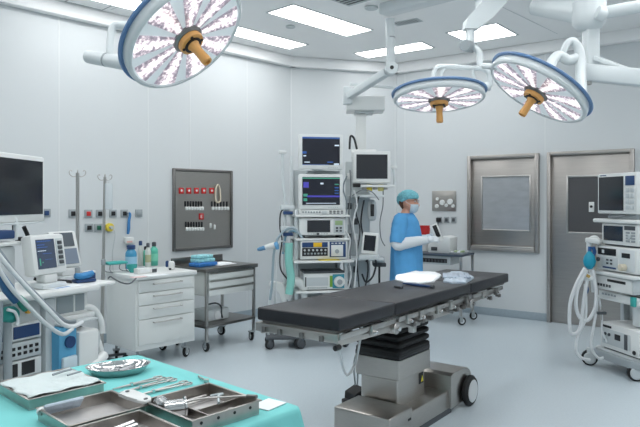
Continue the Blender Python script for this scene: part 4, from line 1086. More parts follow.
# hoses hanging from the left side of the tower
def hose(name,label,pts,r,m,cat='hose',corr=False,group=None):
    mb=MB(); c=sum([Vector(p) for p in pts],Vector())/len(pts); lo=min(Vector(p).z for p in pts); c.z=lo
    P=[Vector(p)-c for p in pts]
    if corr:
        Q=catmull(P,14); rr_=[r*(1.0 if i%2 else .82) for i in range(len(Q))]
        mb.tube(Q,rr_,10,smooth=0)
    else: mb.tube(P,r,10)
    o=mb.build(name,m,loc=c,ang=60); return tag(o,label,cat,group)
Yh=6.35
hose('hose','blue grey hose arching from the tower side over the teal tube',[at(303,239,Yh),at(296,230,Yh),at(290,228,Yh),at(283,232,Yh),at(277,240,Yh),at(274,252,Yh),at(273,264,Yh),at(272,285,Yh),at(270,300,Yh)],.013,mat('blue_grey_hose',(158,176,186),.45))
hose('hose','second pale hose arching beside the blue grey hose',[at(300,233,Yh+.06),at(292,231,Yh+.06),at(286,236,Yh+.06),at(284,244,Yh+.06),at(283,254,Yh+.06)],.012,mat('blue_hose',(130,168,188),.45))
hose('hose','dark cable hanging from the tower side arm behind the teal tube',[at(288,208,Yh+.1),at(281,212,Yh+.1),at(280,228,Yh+.1),at(282,240,Yh+.1),at(280,256,Yh+.1),at(281,270,Yh+.1),at(289,281,Yh+.1)],.008,CABLEB,'cable')
hose('hose','thin white cable hanging left of the teal tube',[at(279,240,Yh),at(277,262,Yh),at(276,290,Yh),at(277,305,Yh)],.007,HOSEW,'cable')
hose('corrugated_tube','wide translucent teal tube hanging left of the tower',[at(289,243,Yh-.08),at(289,262,Yh-.08),at(291,278,Yh-.08),at(289,294,Yh-.08)],.042,TEALC,'tube')
p=at(287,246,Yh-.1); 
# small ventilator cart left of the tower carrying the hoses
p0=Vector((at(285,HY,6.45).x,6.45,0))
t=thing('hose_stand','low white hose stand with curved holders, left of the tower','stand',p0,5)
mb=MB(); mb.cyl((0,.02,.06),(0,.02,1.55),.018,seg=14); mb.build('pole',WHITE2,t)
part_box('base',DGREY,t,-.20,-.16,.10,.20,.16,.135,.02)
for x,y in ((-.16,-.12),(.16,-.12),(-.16,.12),(.16,.12)): stand_caster(t,x,y,.05,.04,30,DGREY)
mb=MB(); mb.cyl((0,.02,.30),(0,.02,.55),.03,seg=16); mb.build('collar',GREYP,t)
mb=MB(); mb.prism([(-.17,.63),(-.15,.68),(-.02,.66),(.0,.61),(.02,.44),(-.03,.42),(-.05,.57)],-.06,.06,.012,M=Matrix(((1,0,0,0),(0,0,1,0),(0,1,0,0),(0,0,0,1)))); mb.build('left_holder',WHITE,t)
mb=MB(); mb.tube([(.03,-.05,.50),(.05,-.07,.63),(.12,-.08,.68),(.18,-.06,.62),(.20,-.05,.50)],[.03,.045,.05,.045,.03],12); mb.build('right_holder',WHITE,t)
mb=MB(); mb.tube([(.20,-.05,.56),(.25,-.06,.58),(.29,-.05,.56)],.022,10); mb.build('holder_tip',LGREY,t)
mb=MB(); mb.tube([(-.15,-.05,.60),(-.17,-.06,.4),(-.18,-.06,.2),(-.17,-.05,.13)],.012,8); mb.build('support_tube',WHITE2,t)
mb=MB(); mb.tube([(-.10,-.06,.58),(-.11,-.06,.4),(-.11,-.06,.14)],.009,8); mb.build('support_tube',LGREY,t)
part_box('tube_clamp',GREYP,t,-.03,-.05,.98,.05,.03,1.06,.006)
# handset with blue cover
p=at(271,247,6.35)
t=thing('gun_handset','white and blue handset hanging left of the teal tube','handset',p,0)
mb=MB(); mb.tube([(-.10,0,-.02),(-.05,0,.0),(.03,0,.015),(.08,0,.03)],[.012,.025,.035,.03],12); mb.build('body',WHITE,t)
mb=MB(); mb.tube([(-.14,0,-.025),(-.11,-.0,-.02),(-.06,-.004,-.006)],[.012,.022,.024],10); mb.build('nose',mat('mid_blue',(90,140,180),.5),t)
mb=MB(); mb.tube([(.05,-.03,.05),(.06,-.035,.02),(.07,-.03,-.02)],[.02,.024,.016],10); mb.build('blue_cover',mat('sky_blue',(110,170,215),.5),t)
mb=MB(); mb.tube([(.08,0,.03),(.11,.02,.06),(.15,.05,.04)],.008,8); mb.build('cable',LGREY,t)
# ================================================================= ceiling pendant behind the tower
PX=.455; PY=6.95
t=thing('ceiling_pendant','white jointed ceiling pendant arm with supply column right of the tower','pendant',(.71,6.3,ZC)); PD=t
E=at(391,69,6.3)
mb=MB(); mb.cyl((.71,6.3,3.36),(E.x,E.y,E.z+.02),.046,seg=24); mb.build('drop_tube',WHITE2,t,world=True)
mb=MB(); mb.cyl(at(390.6,37,6.3),at(390.6,38.2,6.3),.047,seg=24); mb.build('tube_joint',GREYP,t,world=True)
mb=MB(); mb.cyl(E+Vector((0,-.075,0)),E+Vector((0,.075,0)),.065,seg=24,b=.008); el=mb.build('elbow',WHITE2,t,world=True)
mb=MB(); mb.cyl(E+Vector((0,-.077,0)),E+Vector((0,-.08,0)),.02,seg=16); mb.build('elbow_bolt',BLACK,t,world=True)
a=at(387,72,6.32); b_=at(349,96,6.75)
mb=MB(); mb.bar(a,b_,.085,.075,.012); mb.build('spring_arm',WHITE2,t,world=True)
b2=at(347.5,90,6.8)
mb=MB(); mb.box(b2.x-.05,b2.y-.06,b2.z-.16,b2.x+.05,b2.y+.06,b2.z+.03,.014); mb.build('arm_head',WHITE2,t,world=True)
mb=MB(); mb.bar(at(350,84,6.9),at(402,88,6.9),.05,.03,.004); mb.build('cable_duct',WHITE2,t,world=True)
zb0,zb1=H-(112-HY)/F*PY, H-(98-HY)/F*PY
mb=MB(); mb.box(PX-.16,PY-.16,zb0,PX+.26,PY+.16,zb1,.012); mb.build('pendant_head',WHITE,t,world=True)
mb=MB(); mb.box(PX-.07,PY-.10,zb0-.025,PX+.14,PY+.12,zb0,.006); mb.build('head_plate',LGREY,t,world=True)
mb=MB(); mb.box(PX-.05,PY-.05,1.0,PX+.06,PY+.06,zb0,.006); mb.build('column',WHITE,t,world=True)
mb=MB(); mb.box(PX-.17,PY-.08,.42,PX+.10,PY+.10,1.95,.01); mb.build('supply_column',LGREY,t,world=True)
mb=MB()
mb.cyl((PX-.11,PY-.16,2.02),(PX+.16,PY-.16,2.02),.055,seg=20,b=.008); mb.build('monitor_arm',WHITE,t,world=True)
mb=MB(); mb.tube([(PX-.13,PY-.14,2.08),(PX-.12,PY-.13,2.22),(PX-.08,PY-.12,2.20),(PX-.05,PY-.14,2.08)],.012,8); mb.build('cable_bow',CABLEB,t,world=True)
for z in (.88,1.55):
    mb=MB(); mb.box(PX-.15,PY-.42,z,PX+.22,PY-.085,z+.025,.006); mb.build('pendant_shelf',WHITE2,t,world=True)
for k,z in enumerate((.55,.72,1.08,1.25,1.42,1.75)):
    for x in (-.13,-.06):
        mb=MB(); mb.box(PX+x-.025,PY-.095,z,PX+x+.025,PY-.08,z+.07,.004); mb.build('outlet',DGREY if (k+int(x*100))%2 else WHITE,t,world=True)
# beam at the ceiling
bm0=at(383.5,10.5,6.3); bm1=Vector((1.60,5.40,bm0.z))
mb=MB(); d_=(bm1-bm0); mb.bar(bm0,bm1,.17,.115,.02); mb.build('ceiling_beam',WHITE2,t,world=True)
mb=MB(); mb.cyl((1.40,5.60,bm0.z+.04),(1.40,5.60,ZC),.16,seg=28); mb.build('ceiling_mount',WHITE2,t,world=True)
# monitor on the pendant
mp=at(371.5,166,6.55)
t=thing('monitor','white monitor with blank dark screen on the pendant, right of the tower','monitor',(mp.x,mp.y,mp.z-.18),4)
part_box('bezel',WHITE,t,-.20,-.03,0,.20,.025,.335,.012); part_box('rear_case',WHITE2,t,-.15,.025,.04,.15,.10,.30,.02); dark_screen(t,-.165,.045,.165,.30,-.0305)
part_box('mount',GREYP,t,-.05,.10,.10,.05,.24,.24,.008)
part_box('keyboard_tray',WHITE,t,-.12,-.06,-.045,.24,.05,-.02,.006); part_box('tray_box',BLACK,t,-.20,-.05,-.045,-.125,.03,-.005,.006)
mb=MB(); mb.tube([(.20,.02,.16),(.235,.02,.15),(.25,.02,.02),(.245,.02,-.03)],.014,10); mb.build('side_handle',WHITE2,t)
part_box('handle_hook',WHITE,t,.215,.0,.155,.275,.04,.185,.006)
# hanging tubes, valves with yellow tags under the monitor
p=at(372,186.5,6.6)
t=thing('valve_block','grey valve block with two yellow connectors under the blank monitor','valve block',p,0)
part_box('rail',GREYP,t,-.14,-.02,0,.16,.02,.03,.004)
for x,m_ in ((-.03,YELL),(.09,mat('pale_yellow',(220,212,140),.5))):
    mb=MB(); mb.cyl((x,-.03,-.05),(x,-.03,.02),.032,seg=16,b=.006); mb.build('connector',m_,t)
for x in (-.09,.03,.14):
    mb=MB(); mb.cyl((x,-.03,-.035),(x,-.03,.015),.024,seg=14,b=.004); mb.build('connector',STEEL,t)
G='cables and tubes hanging from the pendant'
hose('hose','thin grey cable hanging from the right end of the valve block',[at(383,188,6.6),at(383,205,6.6),at(380,222,6.62),at(381,238,6.62),at(385,246,6.6)],.006,CABLE,'cable',group=None)
for k,(pts,m_,r,lab) in enumerate((
  ([(350,170),(351,190),(349,215),(352,235),(350,262),(352,290)],CABLE,.007,'grey cable along the left edge of the supply column'),
  ([(354,190),(357,205),(353,225),(357,250),(354,292)],HOSEW,.009,'white tube down the front of the supply column'),
  ([(359,196),(356,212),(360,230),(357,258),(360,296)],CABLEB,.007,'black cable down the front of the supply column'),
  ([(364,200),(361,222),(365,245),(368,270),(364,292)],CABLEB,.009,'thick black cable looping right of the white tube'),
  ([(347,176),(343,188),(347,204),(344,222)],HOSEG,.008,'grey tube bowing between the tower and the pendant'),
  ([(366,262),(371,256),(376,262),(373,276),(366,282),(362,274)],CABLEB,.010,'black cable coil below the small tilted monitor'),
  ([(352,196),(362,190),(372,192),(379,200)],CABLE,.006,'grey cable sagging under the valve block'),
  ([(345,230),(350,240),(348,256),(351,275),(347,292)],HOSEW,.010,'white tube hanging between tower and pendant shelf'))):
    hose('hose',lab,[at(a_,b__,6.5) for a_,b__ in pts],r,m_,'cable')
# small tilted monitor
p=at(369,252,6.45)
t=thing('small_monitor','small white monitor with dark screen tilted on the pendant shelf','monitor',(p.x,p.y,.906),-8)
M_=T(0,0,.02)@RY(5)@RX(-8)
part_box('bezel',WHITE,t,-.085,-.03,.03,.085,.03,.255,.012,M_); dark_screen(t,-.065,.065,.055,.225,-.0305,M_); part_box('base',LGREY,t,-.10,-.07,0,.10,.07,.05,.006); part_box('rear_case',WHITE2,t,-.07,.03,.05,.07,.08,.22,.015,M_)
# gauges hanging on column
p=at(366,210,6.5)
t=thing('suction_jar','oval white and black suction regulator on the supply column','regulator',(p.x+.08,p.y+.2,p.z-.12),0)
mb=MB(); mb.lathe([(.02,0),(.045,.02),(.05,.10),(.045,.2),(.02,.23),(.001,.23)],20,M=Matrix.Diagonal((1,.7,1,1))); mb.build('jar',LGREY,t); part_box('dark_face',BLACK,t,-.02,-.042,.05,.02,-.030,.18,.008)
# small shelf items right of column
t=thing('wall_tray','dark equipment tray right of the small tilted monitor','tray',(at(381,0,6.9).x,6.80,.80),0)
part_box('tray',DGREY,t,-.10,-.12,0,.035,.10,.04,.008); part_box('unit',LGREY,t,-.10,-.10,.04,.02,.08,.10,.008)
mb=MB(); mb.cyl((-.04,-.125,.01),(-.04,-.125,-.28),.012,seg=10); mb.build('hanging_bar',CABLEB,t)
# ================================================================= right equipment cart (front faces the operating table)
RC0=Vector((2.54,5.42,0)); RCR=-78      # local x along the front edge towards the camera, y away from the front
t=thing('equipment_cart','white equipment cart stacked with devices at the right edge','equipment cart',RC0,RCR); RM=Matrix.Translation(RC0)@RZ(RCR)
mb=MB(); mb.prism([(-.30,.06),(-.24,.0),(.24,.0),(.31,.06),(.31,.52),(-.30,.52)],.10,.17,.012); mb.build('base',GREYP,t)
mb=MB(); mb.prism([(-.28,.07),(-.23,.02),(.23,.02),(.29,.07),(.29,.50),(-.28,.50)],.17,.186,.006); mb.build('base_top',LGREY,t)
for x,y,yw in ((-.29,.0,60),(.24,.06,70),(-.23,.45,20),(.24,.45,100)): stand_caster(t,x,y,.07,.05,yw,LGREY)
for x in (-.24,.25): part_box('upright',LGREY,t,x-.025,.30,.18,x+.025,.44,1.315,.008)
part_box('back_panel',WHITE2,t,-.22,.36,.18,.23,.375,1.315,.002)
for z,y0,xa,xb in ((.62,.06,-.26,.27),(.85,-.02,-.28,.30),(1.315,.0,-.25,.33)):
    part_box('shelf',WHITE,t,xa,y0,z,xb,.46,z+.035,.012)
part_box('drawer_unit',LGREY,t,-.22,.02,.72,.26,.44,.845,.006)
part_box('front_strip',WHITE,t,-.24,.06,.65,.27,.08,.695,.004); buttons(t,-.20,.66,.0,.685,.06,5,1,GREYP,'strip_button'); part_box('teal_clip',TEALP,t,.20,.035,.62,.25,.06,.70,.004)
def rthing(name,label,cat,x,y,z,rot=0): return thing(name,label,cat,RM@Vector((x,y,z)),RCR+rot)
# top monitor
m=rthing('patient_monitor','white patient monitor with dark screen on top of the right cart','monitor',0.045,.12,1.351)
part_box('case',WHITE,m,-.25,-.10,.045,.25,.16,.40,.012); dark_screen(m,-.225,.075,.095,.37,-.101)
part_box('blue_display',NAVY,m,.12,-.106,.29,.23,-.10,.37,.003); buttons(m,.12,.08,.23,.275,-.10,2,4,LGREY,fill=.78); part_box('maker_strip',NAVY,m,-.21,-.1015,.380,-.13,-.10,.388,.0)
part_box('foot',GREYP,m,-.15,-.06,.0,.20,.12,.045,.01)
mb=MB(); mb.tube([(-.10,-.08,.03),(-.05,-.13,.015),(.06,-.13,.02),(.10,-.08,.035)],.008,8); mb.build('cable',CABLE,m)
# second device
m=rthing('patient_monitor','smaller white monitor with square dark display under the top shelf of the right cart','monitor',.06,.14,1.116)
part_box('case',WHITE,m,-.22,-.11,.012,.24,.22,.195,.012); dark_screen(m,-.19,.045,.06,.175,-.111); buttons(m,.09,.04,.22,.135,-.11,2,4,GREYP,fill=.7); part_box('dark_strip',DGREY,m,.08,-.115,.145,.21,-.11,.18,.002); knob(m,.15,.09,-.11,.018,LGREY,.018)
part_box('foot',DGREY,m,-.2,-.09,0,.22,.2,.012,.002)
# third device
m=rthing('ventilator_unit','wide white unit with black window in the middle of the right cart','medical unit',.03,.14,.886)
part_box('case',WHITE,m,-.25,-.13,.01,.28,.22,.225,.012); part_box('black_window',BLACK,m,-.21,-.136,.145,.03,-.13,.205,.003); part_box('label',WHITE,m,-.15,-.138,.16,-.12,-.136,.19,.0)
knob(m,-.20,.10,-.13,.018,DGREY,.02); part_box('control_panel',LGREY,m,-.16,-.136,.04,.05,-.13,.13,.002); buttons(m,-.10,.06,.0,.12,-.136,2,2,DGREY,fill=.55); part_box('navy_strip',NAVY,m,-.14,-.138,.03,.03,-.13,.045,.001)
part_box('right_panel',WHITE2,m,.08,-.136,.03,.26,-.13,.21,.004); part_box('small_display',BLACK,m,.11,-.141,.14,.21,-.136,.18,.002); mb=MB(); mb.cyl((.15,-.136,.06),(.15,-.19,.06),.03,seg=18,b=.005); mb.build('beige_knob',mat('beige_plastic',(214,206,186),.5),m)
# unit under the wide shelf
part_box('drawer_front',WHITE,t,-.215,.008,.725,.25,.02,.84,.004); part_box('drawer_slot',BLACK,t,-.05,.003,.80,.18,.008,.822,.001); buttons(t,-.19,.74,.0,.78,.008,5,1,DGREY,'drawer_button')
# lowest box
m=rthing('suction_unit','white box unit with dark sockets standing on the base of the right cart','medical unit',.04,.10,.1875)
part_box('case',WHITE,m,-.23,-.06,.012,.26,.26,.235,.010); part_box('foot',DGREY,m,-.21,-.04,0,.24,.24,.012,.002); part_box('dark_handle',BLACK,m,-.21,-.066,.195,-.08,-.06,.215,.002)
part_box('front_panel',LGREY,m,-.20,-.065,.05,.16,-.06,.185,.003)
for x,z in ((-.15,.14),(-.10,.14),(-.15,.09)): knob(m,x,z,-.065,.014,DGREY,.012)
part_box('display',BLACK,m,-.03,-.069,.11,.04,-.065,.16,.001); part_box('slot_panel',DGREY,m,.09,-.069,.05,.13,-.065,.18,.001); part_box('side_panel',DGREY,m,.26,-.04,.05,.262,.10,.21,.003); knob(m,.21,.05,-.06,.018,BLACK,.012)
part_box('bracket',WHITE2,t,.12,.12,.44,.26,.30,.62,.008)
# hoses at the far side of the cart
def rw(px,py,Y=5.62): return at(px,py,Y)
t2=thing('hose_holder','white hose holder with blue clips at the left side of the right cart','holder',rw(592,236,5.65),RCR)
mb=MB(); mb.tube([rw(594,292,5.62),rw(592,270,5.62),rw(589,250,5.66),rw(590,240,5.66),rw(596,238,5.62),rw(600,244,5.6)],.022,10); mb.build('arm',WHITE,t2,world=True)
mb=MB(); mb.bar(rw(586.5,240,5.68),rw(601,241.5,5.55),.05,.045,.01); mb.build('top_bar',WHITE,t2,world=True)
mb=MB(); mb.tube([rw(593,247,5.6),rw(594.5,252,5.6),rw(592,259,5.6)],.016,10); mb.build('blue_clip',mat('deep_blue',(40,90,150),.45),t2,world=True)
mb=MB(); mb.tube([rw(586,285,5.6),rw(587,290,5.6),rw(585.5,294,5.6)],.016,10); mb.build('blue_clip',mat('deep_blue',(40,90,150),.45),t2,world=True)
mb=MB(); mb.tube([rw(595,252,5.6),rw(596.5,262,5.6),rw(594,272,5.6)],.007,8); mb.build('beige_tube',mat('beige_plastic',(214,206,186),.5),t2,world=True)
p=rw(589.5,260,5.55)
t3=thing('breathing_bag','turquoise breathing bag hanging on the hose holder of the right cart','bag',p,0)
mb=MB(); mb.lathe([(.012,.085),(.02,.07),(.046,.03),(.055,-.01),(.046,-.05),(.02,-.08),(.001,-.085)],20); mb.build('bag',TURQ,t3,ang=70)
mb=MB(); mb.cyl((0,0,.075),(.005,0,.12),.016,seg=14); mb.build('neck',mat('deep_blue',(40,90,150),.45),t3)
p=rw(587,275,5.55)
t3=thing('hose_clamp_block','white and gold connector block under the turquoise bag','connector',p,RCR+50)
part_box('block',WHITE,t3,-.06,-.03,-.02,.06,.03,.02,.008,RY(28)); part_box('gold_plate',mat('gold_plate',(190,160,90),.4,.6),t3,-.02,-.034,-.012,.03,-.03,.014,.002,RY(28))
part_box('lower_block',WHITE2,t3,-.04,-.02,-.05,.03,.03,-.015,.006)
for pts,r,lab in (([(585,268),(576,285),(570,305),(570,330),(574,334),(580,328),(584,300),(587,280)],.016,'outermost white hose looping at the left of the right cart'),
   ([(587,270),(578,288),(576,305),(580,318),(588,320),(595,308),(596,290),(593,270)],.016,'white hose loop hanging nearest the turquoise bag'),
   ([(585,284),(586,300),(585,320),(578,335),(576,350),(582,358),(590,360)],.013,'white hose reaching down to the caster of the right cart'),
   ([(592,276),(597,300),(594,325),(591,345),(598,358),(606,356)],.012,'white hose hanging down to the base of the right cart'),
   ([(599,298),(602,315),(602,330),(607,342)],.009,'thin grey tube at the cart upright below the drawer')):
    hose('hose',lab,[rw(a_,b__,5.52) for a_,b__ in pts],r,HOSEW)
mb=MB(); p=rw(601,313,5.5); mb.tube([Vector((0,0,-.06)),Vector((0,0,0)),Vector((.01,0,.06))],.008,8); 
t4=thing('tube_clamp','small dark tube clamp left of the lowest box of the right cart','clamp',p,0)
mb.build('stem',STEEL,t4); part_box('jaw',DGREY,t4,-.035,-.015,-.012,.045,.015,.012,.004)

# ================================================================= side table behind the person
ST0=Vector((1.37,7.55,0)); STR=-28
pA=at(411,256,7.95); 
t=thing('side_table','steel side table with dark top behind the person','table',(1.52,7.93,0),-33)
SM=Matrix.Translation(t.location)@RZ(-33)
w,d_=.78,.46
part_box('tabletop',mat('dark_tabletop',(70,82,96),.4),t,-w/2,-d_/2,.83,w/2,d_/2,.855,.004)
for x in (-w/2+.02,w/2-.02):
    for y in (-d_/2+.02,d_/2-.02):
        part_box('leg',STEEL,t,x-.014,y-.014,.10,x+.014,y+.014,.83,.002); caster(t,x,y,.05,.026,top=.11,yaw=70 if x<0 else 40)
part_box('lower_shelf',STEELD,t,-w/2+.01,-d_/2+.01,.30,w/2-.01,d_/2-.01,.32,.003)
part_box('drawer_panel',LGREY,t,-w/2+.20,-d_/2+.03,.72,w/2-.16,d_/2-.04,.83,.004)
part_box('dark_slot',BLACK,t,-w/2+.24,-d_/2+.022,.745,w/2-.20,-d_/2+.03,.795,.002)
for k in range(8): part_box('slot_tooth',DGREY,t,-w/2+.25+.042*k,-d_/2+.012,.75,-w/2+.272+.042*k,-d_/2+.022,.785,.002)
m=thing('desktop_analyzer','white desktop device on the side table behind the person','medical unit',SM@Vector((.04,.02,.8555)),-33)
mb=MB(); mb.prism([(-.15,0),(.15,0),(.15,.20),(.06,.22),(-.06,.13),(-.15,.11)],-.12,.14,.012,M=Matrix(((1,0,0,0),(0,0,1,0),(0,1,0,0),(0,0,0,1)))); mb.build('case',WHITE,m)
part_box('dark_port',DGREY,m,-.10,-.132,.03,-.02,-.118,.075,.004); part_box('arm',WHITE2,m,-.20,-.08,.13,.02,.02,.17,.02)
m=thing('red_container','red open container on the side table behind the person','container',SM@Vector((-.24,.10,.8555)),-33)
mb=MB(); mb.lathe([(.055,0),(.06,.01),(.075,.20),(.08,.205),(.072,.205),(.055,.02),(.001,.015)],20,M=T(0,0,.13)); mb.build('bucket',RED,m); mb=MB(); mb.lathe([(.055,0),(.06,.004),(.055,.13),(.001,.13)],20); mb.build('base',WHITE,m)
m=thing('small_tray','small tray with pale items at the right end of the side table','tray',SM@Vector((.28,-.05,.8555)),-33)
part_box('tray',GREYP,m,-.09,-.08,0,.09,.08,.018,.004); 
for k in range(4): part_box('item',(PAPER,mat('pale_green_item',(170,190,150),.6))[k%2],m,-.08+.04*k,-.05,.018,-.05+.04*k,.04,.034+.006*(k%2),.004)
# ================================================================= anaesthesia machine at the left edge
q=at(22,297,3.26)
AN0=Vector((-1.555,3.385,0)); ANR=62
t=thing('anaesthesia_machine','white anaesthesia machine with module rack at the left edge','anaesthesia machine',AN0,ANR); AM=Matrix.Translation(AN0)@RZ(ANR)
part_box('base',GREYP,t,-.62,.0,.10,.46,.56,.18,.02)
for x,y in ((-.55,.06),(.40,.06),(-.55,.50),(.40,.50)): stand_caster(t,x,y,.055,.045,25,DGREY)
part_box('body',LGREY,t,-.60,.07,.18,.16,.54,.955,.012)
part_box('right_post',LGREY,t,.09,.03,.18,.16,.09,.955,.012)
part_box('worktop',WHITE,t,-.64,-.02,.965,.44,.52,1.0,.014)
part_box('extension_tray',WHITE,t,.43,.04,.975,.62,.26,.998,.01)
# rack modules
for k,(z0,z1) in enumerate(((.42,.54),(.55,.64),(.65,.74),(.75,.84))):
    m=part_box('module',WHITE if k in(1,3) else LGREY,t,-.28,.045,z0,.075,.075,z1,.004)
    if k==3: part_box('module_display',NAVY,m,-.10,.040,z0+.012,.06,.046,z1-.012,.002); part_box('module_display',NAVY,m,-.27,.040,z0+.012,-.14,.046,z1-.012,.002)
    elif k==2:
        buttons(m,-.26,z0+.015,.06,z1-.015,.045,9,2,BLACK,'module_button',.55)
    elif k==1:
        for i in range(3): part_box('module_slot',BLACK,m,-.26+.105*i,.040,z0+.01,-.18+.105*i,.046,z1-.01,.002)
    else:
        for i in range(3): part_box('module_slot',BLACK,m,-.26+.105*i,.040,z0+.052,-.18+.105*i,.046,z1-.01,.002)
        buttons(m,-.26,z0+.01,.06,z0+.045,.045,7,1,BLACK,'module_button',.6)
mb=MB(); mb.cyl((-.0,.072,.90),(-.0,.05,.90),.014,seg=16); mb.build('orange_mark',mat('orange_mark',(226,176,70),.5),t)
# vertical grey column in front
mb=MB(); mb.tube([(-.17,.0,.97),(-.165,.0,.7),(-.16,.0,.4),(-.15,.0,.2)],.022,12); mb.build('front_column',GREYP,t)
# frame with glass under the worktop on the right
f=part_box('side_module',WHITE,t,.17,.08,.825,.43,.46,.96,.01)
part_box('module_window',mat('window_grey',(150,160,164),.25),f,.20,.074,.845,.40,.08,.945,.003)
part_box('window_bar',WHITE,f,.315,.070,.845,.327,.078,.945,.001)
part_box('side_rail',WHITE,t,.16,.05,.80,.46,.09,.83,.008)
part_box('side_slot',DGREY,t,.18,.09,.70,.40,.30,.745,.004)
# blue absorber
f=part_box('absorber',BLUEP,t,.13,-.03,.52,.26,.36,.79,.02)
part_box('absorber_face',WHITE,t,.27,-.03,.50,.42,.34,.74,.015)
mb=MB(); mb.cyl((.20,-.028,.70),(.20,-.045,.70),.034,seg=20); mb.build('absorber_port',NAVY,f)
part_box('canister',mat('milky_canister',(206,222,230),.35),t,.145,-.05,.54,.245,-.025,.62,.01)
part_box('absorber_top',LGREY,t,.15,-.02,.79,.42,.34,.805,.008)
mb=MB(); mb.lathe([(.02,0),(.05,.02),(.058,.07),(.05,.12),(.02,.14),(.001,.14)],20,M=T(.47,.10,.58)); mb.build('bellows_dome',LGREY,t)
mb=MB(); mb.tube([(.44,.14,.70),(.50,.12,.68),(.535,.10,.60),(.54,.08,.50),(.52,.06,.42)],.022,12); mb.build('breathing_pipe',WHITE,t)
mb=MB(); mb.tube([(.40,.10,.86),(.47,.08,.84),(.52,.07,.76),(.53,.07,.68)],.02,12); mb.build('breathing_pipe',WHITE,t)
mb=MB(); mb.tube([(.12,-.05,.42),(.26,-.05,.46),(.38,-.03,.52),(.50,.02,.55)],.03,12); mb.build('lower_rail',WHITE,t)
part_box('navy_fin',NAVY,t,.43,.18,.62,.46,.30,.95,.006); part_box('navy_foot',NAVY,t,.30,.05,.355,.52,.30,.42,.02)
# pedal cluster right of the machine
p=AM@Vector((.62,.18,0))
t2=thing('foot_switch','white and navy foot switch on the floor right of the anaesthesia machine','foot pedal',p,40)
part_box('base',NAVY,t2,-.14,-.12,0,.14,.12,.06,.02); part_box('pedal',WHITE,t2,-.08,-.10,.06,.06,.08,.10,.015); mb=MB(); mb.tube([(-.12,0,.05),(-.10,0,.14),(.02,.02,.17),(.12,.03,.10)],.018,10); mb.build('guard',WHITE,t2)
# hoses over the front
def aw(x,y,z): return AM@Vector((x,y,z))
for pts,r,m_,lab in (([(-.30,-.05,1.30),(-.22,-.07,1.18),(-.10,-.08,1.04),(.01,-.09,.92),(.11,-.09,.82),(.19,-.08,.795),(.28,-.04,.80)],.0125,HOSEW,'upper white hose slanting across the anaesthesia machine'),
   ([(-.32,-.09,1.24),(-.24,-.12,1.08),(-.13,-.13,.95),(-.02,-.13,.84),(.08,-.12,.775),(.17,-.09,.785)],.0115,mat('pale_hose',(206,212,214),.45),'lower pale hose slanting across the anaesthesia machine'),
   ([(-.25,-.05,1.26),(-.16,-.06,1.13),(-.05,-.07,1.01),(.06,-.07,.90),(.15,-.06,.83),(.24,-.03,.81)],.010,HOSEG,'grey hose between the two pale hoses of the anaesthesia machine'),
   ([(-.26,-.07,1.0),(-.27,-.08,.85),(-.28,-.07,.6),(-.27,-.06,.35)],.018,HOSEG,'grey hose hanging down the front of the anaesthesia machine'),
   ([(-.34,-.10,1.02),(-.36,-.12,.9),(-.38,-.12,.7)],.009,HOSEW,'thin white tube at the far left of the anaesthesia machine')):
    hose('hose',lab,[aw(*p) for p in pts],r,m_)
p=aw(-.20,-.06,.915)
t2=thing('breathing_bag','crumpled teal breathing bag hanging under the worktop','bag',p,ANR)
mb=MB(); mb.tube([(-.07,0,.05),(-.03,0,.055),(.03,0,.05),(.07,0,.04)],[.025,.036,.04,.025],12,M=T(0,0,-.05)@Matrix.Diagonal((.75,.5,1.1,1))); mb.build('bag',mat('deep_teal',(28,140,132),.5,bump=(30,.6)),t2,ang=70)
mb=MB(); mb.tube([(-.03,-.03,.04),(.01,-.035,.02),(.03,-.03,-.03),(.02,-.03,-.05)],.008,8); mb.build('strap',HOSEW,t2)
p=aw(-.22,-.08,1.06)
t2=thing('blue_connector','dark blue connector on the slanting hoses at the left edge','connector',p,ANR)
mb=MB(); mb.tube([(-.06,0,.10),(0,0,.0),(.05,0,-.07)],[.02,.03,.022],12); mb.build('sleeve',mat('steel_blue',(40,96,140),.45),t2); mb=MB(); mb.tube([(.05,-.01,-.05),(.08,-.01,-.09),(.10,-.01,-.12)],[.018,.026,.02],10); mb.build('green_sleeve',mat('sea_green',(40,140,120),.5),t2)
# second level box at far left behind hoses
t2=thing('vaporizer_block','pale upper housing with navy handle behind the hoses at the left edge','medical unit',aw(-.16,.34,1.001),ANR)
part_box('housing',LGREY,t2,-.25,-.10,0,.22,.22,.25,.02); part_box('upper_plate',WHITE,t2,-.27,-.12,.25,.24,.24,.275,.01); part_box('navy_handle',NAVY,t2,.08,-.12,.29,.20,-.03,.34,.01)
mb=MB(); mb.tube([(.03,-.06,.275),(.03,-.06,.36),(.06,-.06,.40),(.22,-.05,.405),(.25,-.05,.38),(.25,-.05,.28)],.014,10); mb.build('frame_tube',WHITE2,t2)
# patient monitor on worktop (slanted)
def screen_unit(label,x,y,rot,w,h,tilt,style,z=1.001,name='patient_monitor'):
    m=thing(name,label,'monitor',aw(x,y,z),rot)
    part_box('base',WHITE2,m,-.09,-.06,0,.09,.07,.03,.01); part_box('neck',WHITE,m,-.05,-.03,.03,.05,.04,.08,.01)
    M_=T(0,0,.075)@RX(-tilt)
    part_box('case',WHITE,m,-w/2,-.035,0,w/2,.05,h,.018,M_)
    if style: face_ui(m,-w/2+.03,.035,w/2-.085,h-.03,-.0355,style,M_); part_box('side_panel',LGREY,m,w/2-.075,-.038,.04,w/2-.02,-.035,h-.03,.002,M_); buttons(m,w/2-.07,.05,w/2-.025,h-.04,-.038,1,5,DGREY,fill=.7,M=M_)
    return m,M_
m,M_=screen_unit('white monitor with blue lit traces on the anaesthesia worktop',.19,.14,68,.25,.235,9,3)
m,M_=screen_unit('slanted white unit with two small grey screens beside the lit monitor',.475,.33,62,.21,.24,16,0)
